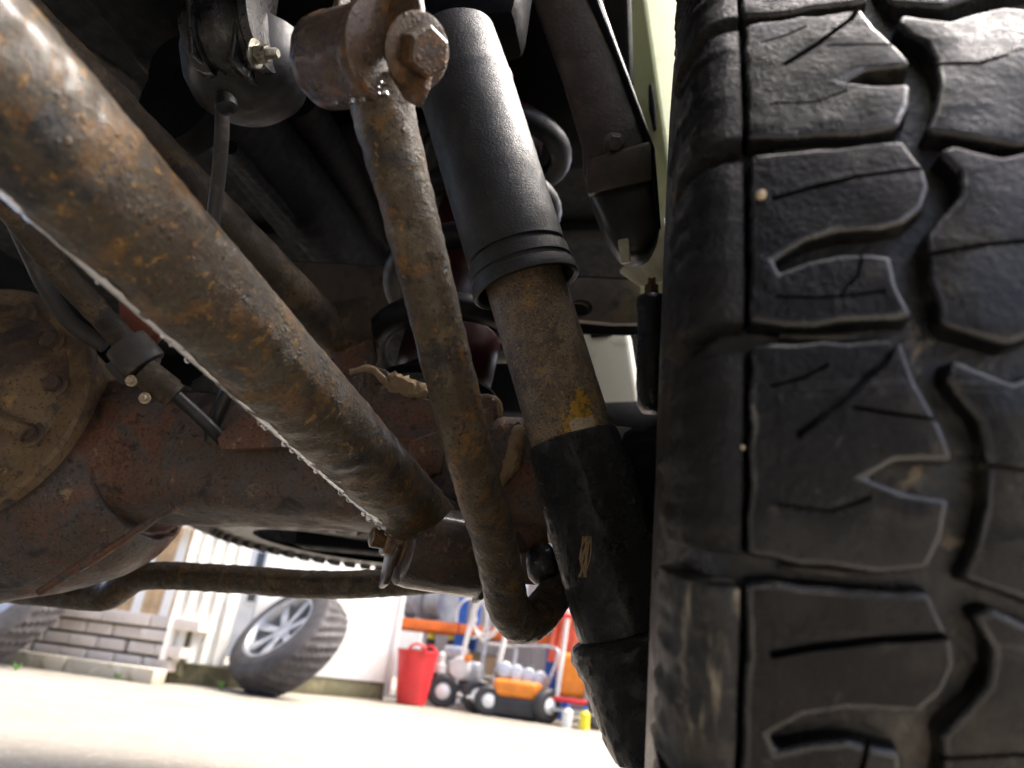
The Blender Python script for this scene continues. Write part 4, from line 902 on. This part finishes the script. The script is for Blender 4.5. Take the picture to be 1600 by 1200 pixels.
# ---- sweeper with orange cover
s0 = ground(800, 1124); s0.z = 0
sw = tag(empty('floor_sweeper', s0), 'low machine with an orange cover and dark skirt', 'machine')
rz2 = Matrix.Rotation(-.10, 3, 'Z')
obj('skirt', box(s0+Vector((0, .2, .075)), (.36, .34, .13), rz2, .02, 3), B['blackp'], sw)
obj('cover', box(s0+Vector((.0, .19, .195)), (.33, .32, .12), rz2, .035, 4), B['machine'], sw)
for i in range(4):
    c = s0+Vector((-.13+i*.085, .16+.03*i, .31-.012*i)); ax = Vector((.4, -.9, .1)).normalized()
    obj('cylinder', lathe(c-ax*.07, c+ax, [(0, .02), (0, .058), (.012, .062), (.11, .062), (.125, .05), (.13, .0005)], 32), B['steel' if i % 2 else 'alloy'], sw)
can_wheel(s0+Vector((-.20, .06, .10)), fax, .10, .07, sw)
obj('handle_tube', tube([s0+Vector((.17, .3, .2)), s0+Vector((.24, .36, .45)), s0+Vector((.18, .4, .52)), s0+Vector((-.1, .42, .50))], .014, 30, 12), B['steel'], sw)
# ---- upright silver sack truck
k0 = ground(765, 1113); k0.z = 0
st = tag(empty('sack_truck', k0), 'upright silver sack truck behind the orange covered machine', 'trolley')
for dx in (-.13, .13):
    obj('side_rail', tube([k0+Vector((dx, .05, .10)), k0+Vector((dx+.01, .10, .5)), k0+Vector((dx+.02, .18, 1.0)), k0+Vector((dx*.6+.02, .24, 1.12))], .018, 30, 12), B['steel'], st)
    can_wheel(k0+Vector((dx*1.45, .10, .11)), Vector((1, -.25, 0)), .11, .06, st)
for z_ in (.25, .5, .75, 1.0):
    obj('rung', tube([k0+Vector((-.12, .06+z_*.12, z_)), k0+Vector((0, .05+z_*.12, z_)), k0+Vector((.14, .06+z_*.12, z_))], .012, 8, 10), B['whitec'], st)
obj('toe_plate', box(k0+Vector((0, -.03, .02)), (.34, .18, .012), bev=.003), B['steel'], st)
# ---- hand trolley with orange box
h0 = ground(895, 1136); h0.z = 0
ht = tag(empty('hand_trolley', h0), 'hand trolley with red bars carrying an orange box', 'trolley')
for dx, dy in ((-.19, -.02), (.17, .02)):
    can_wheel(h0+Vector((dx, dy, .115)), Vector((.8, -.6, 0)), .115, .07, ht)
for dx in (-.13, .08):
    obj('upright', tube([h0+Vector((dx, 0, .16)), h0+Vector((dx+.015, .02, .45)), h0+Vector((dx+.03, .05, .80))], .016, 20, 12), B['whitec' if dx < 0 else 'steel'], ht)
for z_ in (.17, .74):
    obj('cross_bar', tube([h0+Vector((-.18, -.01, z_)), h0+Vector((0, -.02, z_-.005)), h0+Vector((.20, -.01, z_-.01))], .017, 16, 12), B['red'], ht)
obj('base_plate', box(h0+Vector((0, .02, .10)), (.32, .2, .02), bev=.004), B['steel'], ht)
ob = tag(obj('storage_box', box(h0+Vector((.0, .14, .335)), (.30, .22, .30), bev=.04, seg=3), B['machine']), 'orange box standing on the hand trolley', 'box')
for dx, m_, lab in ((-.03, 'whitec', 'white bottle at the foot of the hand trolley'), (.09, 'yellow', 'small yellow bottle at the foot of the hand trolley')):
    p = h0+Vector((dx, -.14, 0)); e = tag(empty('bottle', p), lab, 'bottle')
    obj('bottle_body', lathe(p, p+wz, [(0, .0005), (0, .035), (.10, .035), (.12, .015), (.125, .014)], 24), B[m_], e)
    obj('bottle_cap', lathe(p+wz*.125, p+wz, [(0, .016), (.02, .016), (.02, .0005)], 16), B['blue'], e)
# ---- hanging hi-vis jacket
jc = at(893, 985, RY-.12)
V_, F_ = [], []
nx, nzz = 14, 16
for s in (0, 1):
    for i in range(nx+1):
        for k in range(nzz+1):
            u = i/nx-.5; v = k/nzz; wv = .035*math.sin(u*19+v*3)+.02*math.sin(u*41-v*5)
            V_.append(jc+Vector((u*(.26+.10*v), wv+(.05 if s else -.02)*(1-abs(u)*1.6), .24-.50*v)))
o_ = (nx+1)*(nzz+1)
for s in (0, 1):
    for i in range(nx):
        for k in range(nzz):
            a_ = s*o_+i*(nzz+1)+k; F_.append((a_, a_+1, a_+nzz+2, a_+nzz+1))
tag(obj('work_jacket', (V_, F_), B['hivis']), 'pinkish orange work jacket hanging from the rack', 'jacket')
# ---- distant shed seen under the axle
sh = tag(empty('timber_shed', (-4.6, 9.5, 0)), 'pale tan shed far behind under the axle', 'shed')
sx = at(255, 860, 9.5).x
for i in range(9):
    obj('board', box((sx-.62+i*.155, 9.5, .9), (.150, .03, 1.8), bev=.004), B['shed' if i % 3 else 'white'], sh)
obj('door', box((sx-1.15, 9.48, .8), (.75, .04, 1.6), bev=.006), B['wallg'], sh)
obj('window', box((sx-1.15, 9.45, 1.1), (.4, .02, .4), bev=.004), B['glass'], sh)
obj('shed_roof', box((sx-.4, 9.9, 1.85), (2.8, 1.4, .06), Matrix.Rotation(.2, 3, 'X'), .01), B['brick'], sh)
hs = tag(empty('white_house', (-8, 14, 0)), 'overexposed pale house in the distance behind the block wall', 'house')
obj('wall', box((-7.5, 15, 1.4), (6.5, 3, 2.8), bev=.01), B['white'], hs)
obj('roof', prism([Vector((-10.9, 13.3, 2.8)), Vector((-4.1, 13.3, 2.8)), Vector((-4.1, 15, 4.2)), Vector((-10.9, 15, 4.2))], .08, .01), B['brick'], hs)
for i in range(3):
    wv = obj('window', box((-9.4+i*1.9, 13.48, 1.5), (1.0, .04, 1.1), bev=.006), B['white'], hs)
    obj('pane', box((-9.4+i*1.9, 13.455, 1.5), (.86, .02, .96), bev=.003), B['glass'], wv)
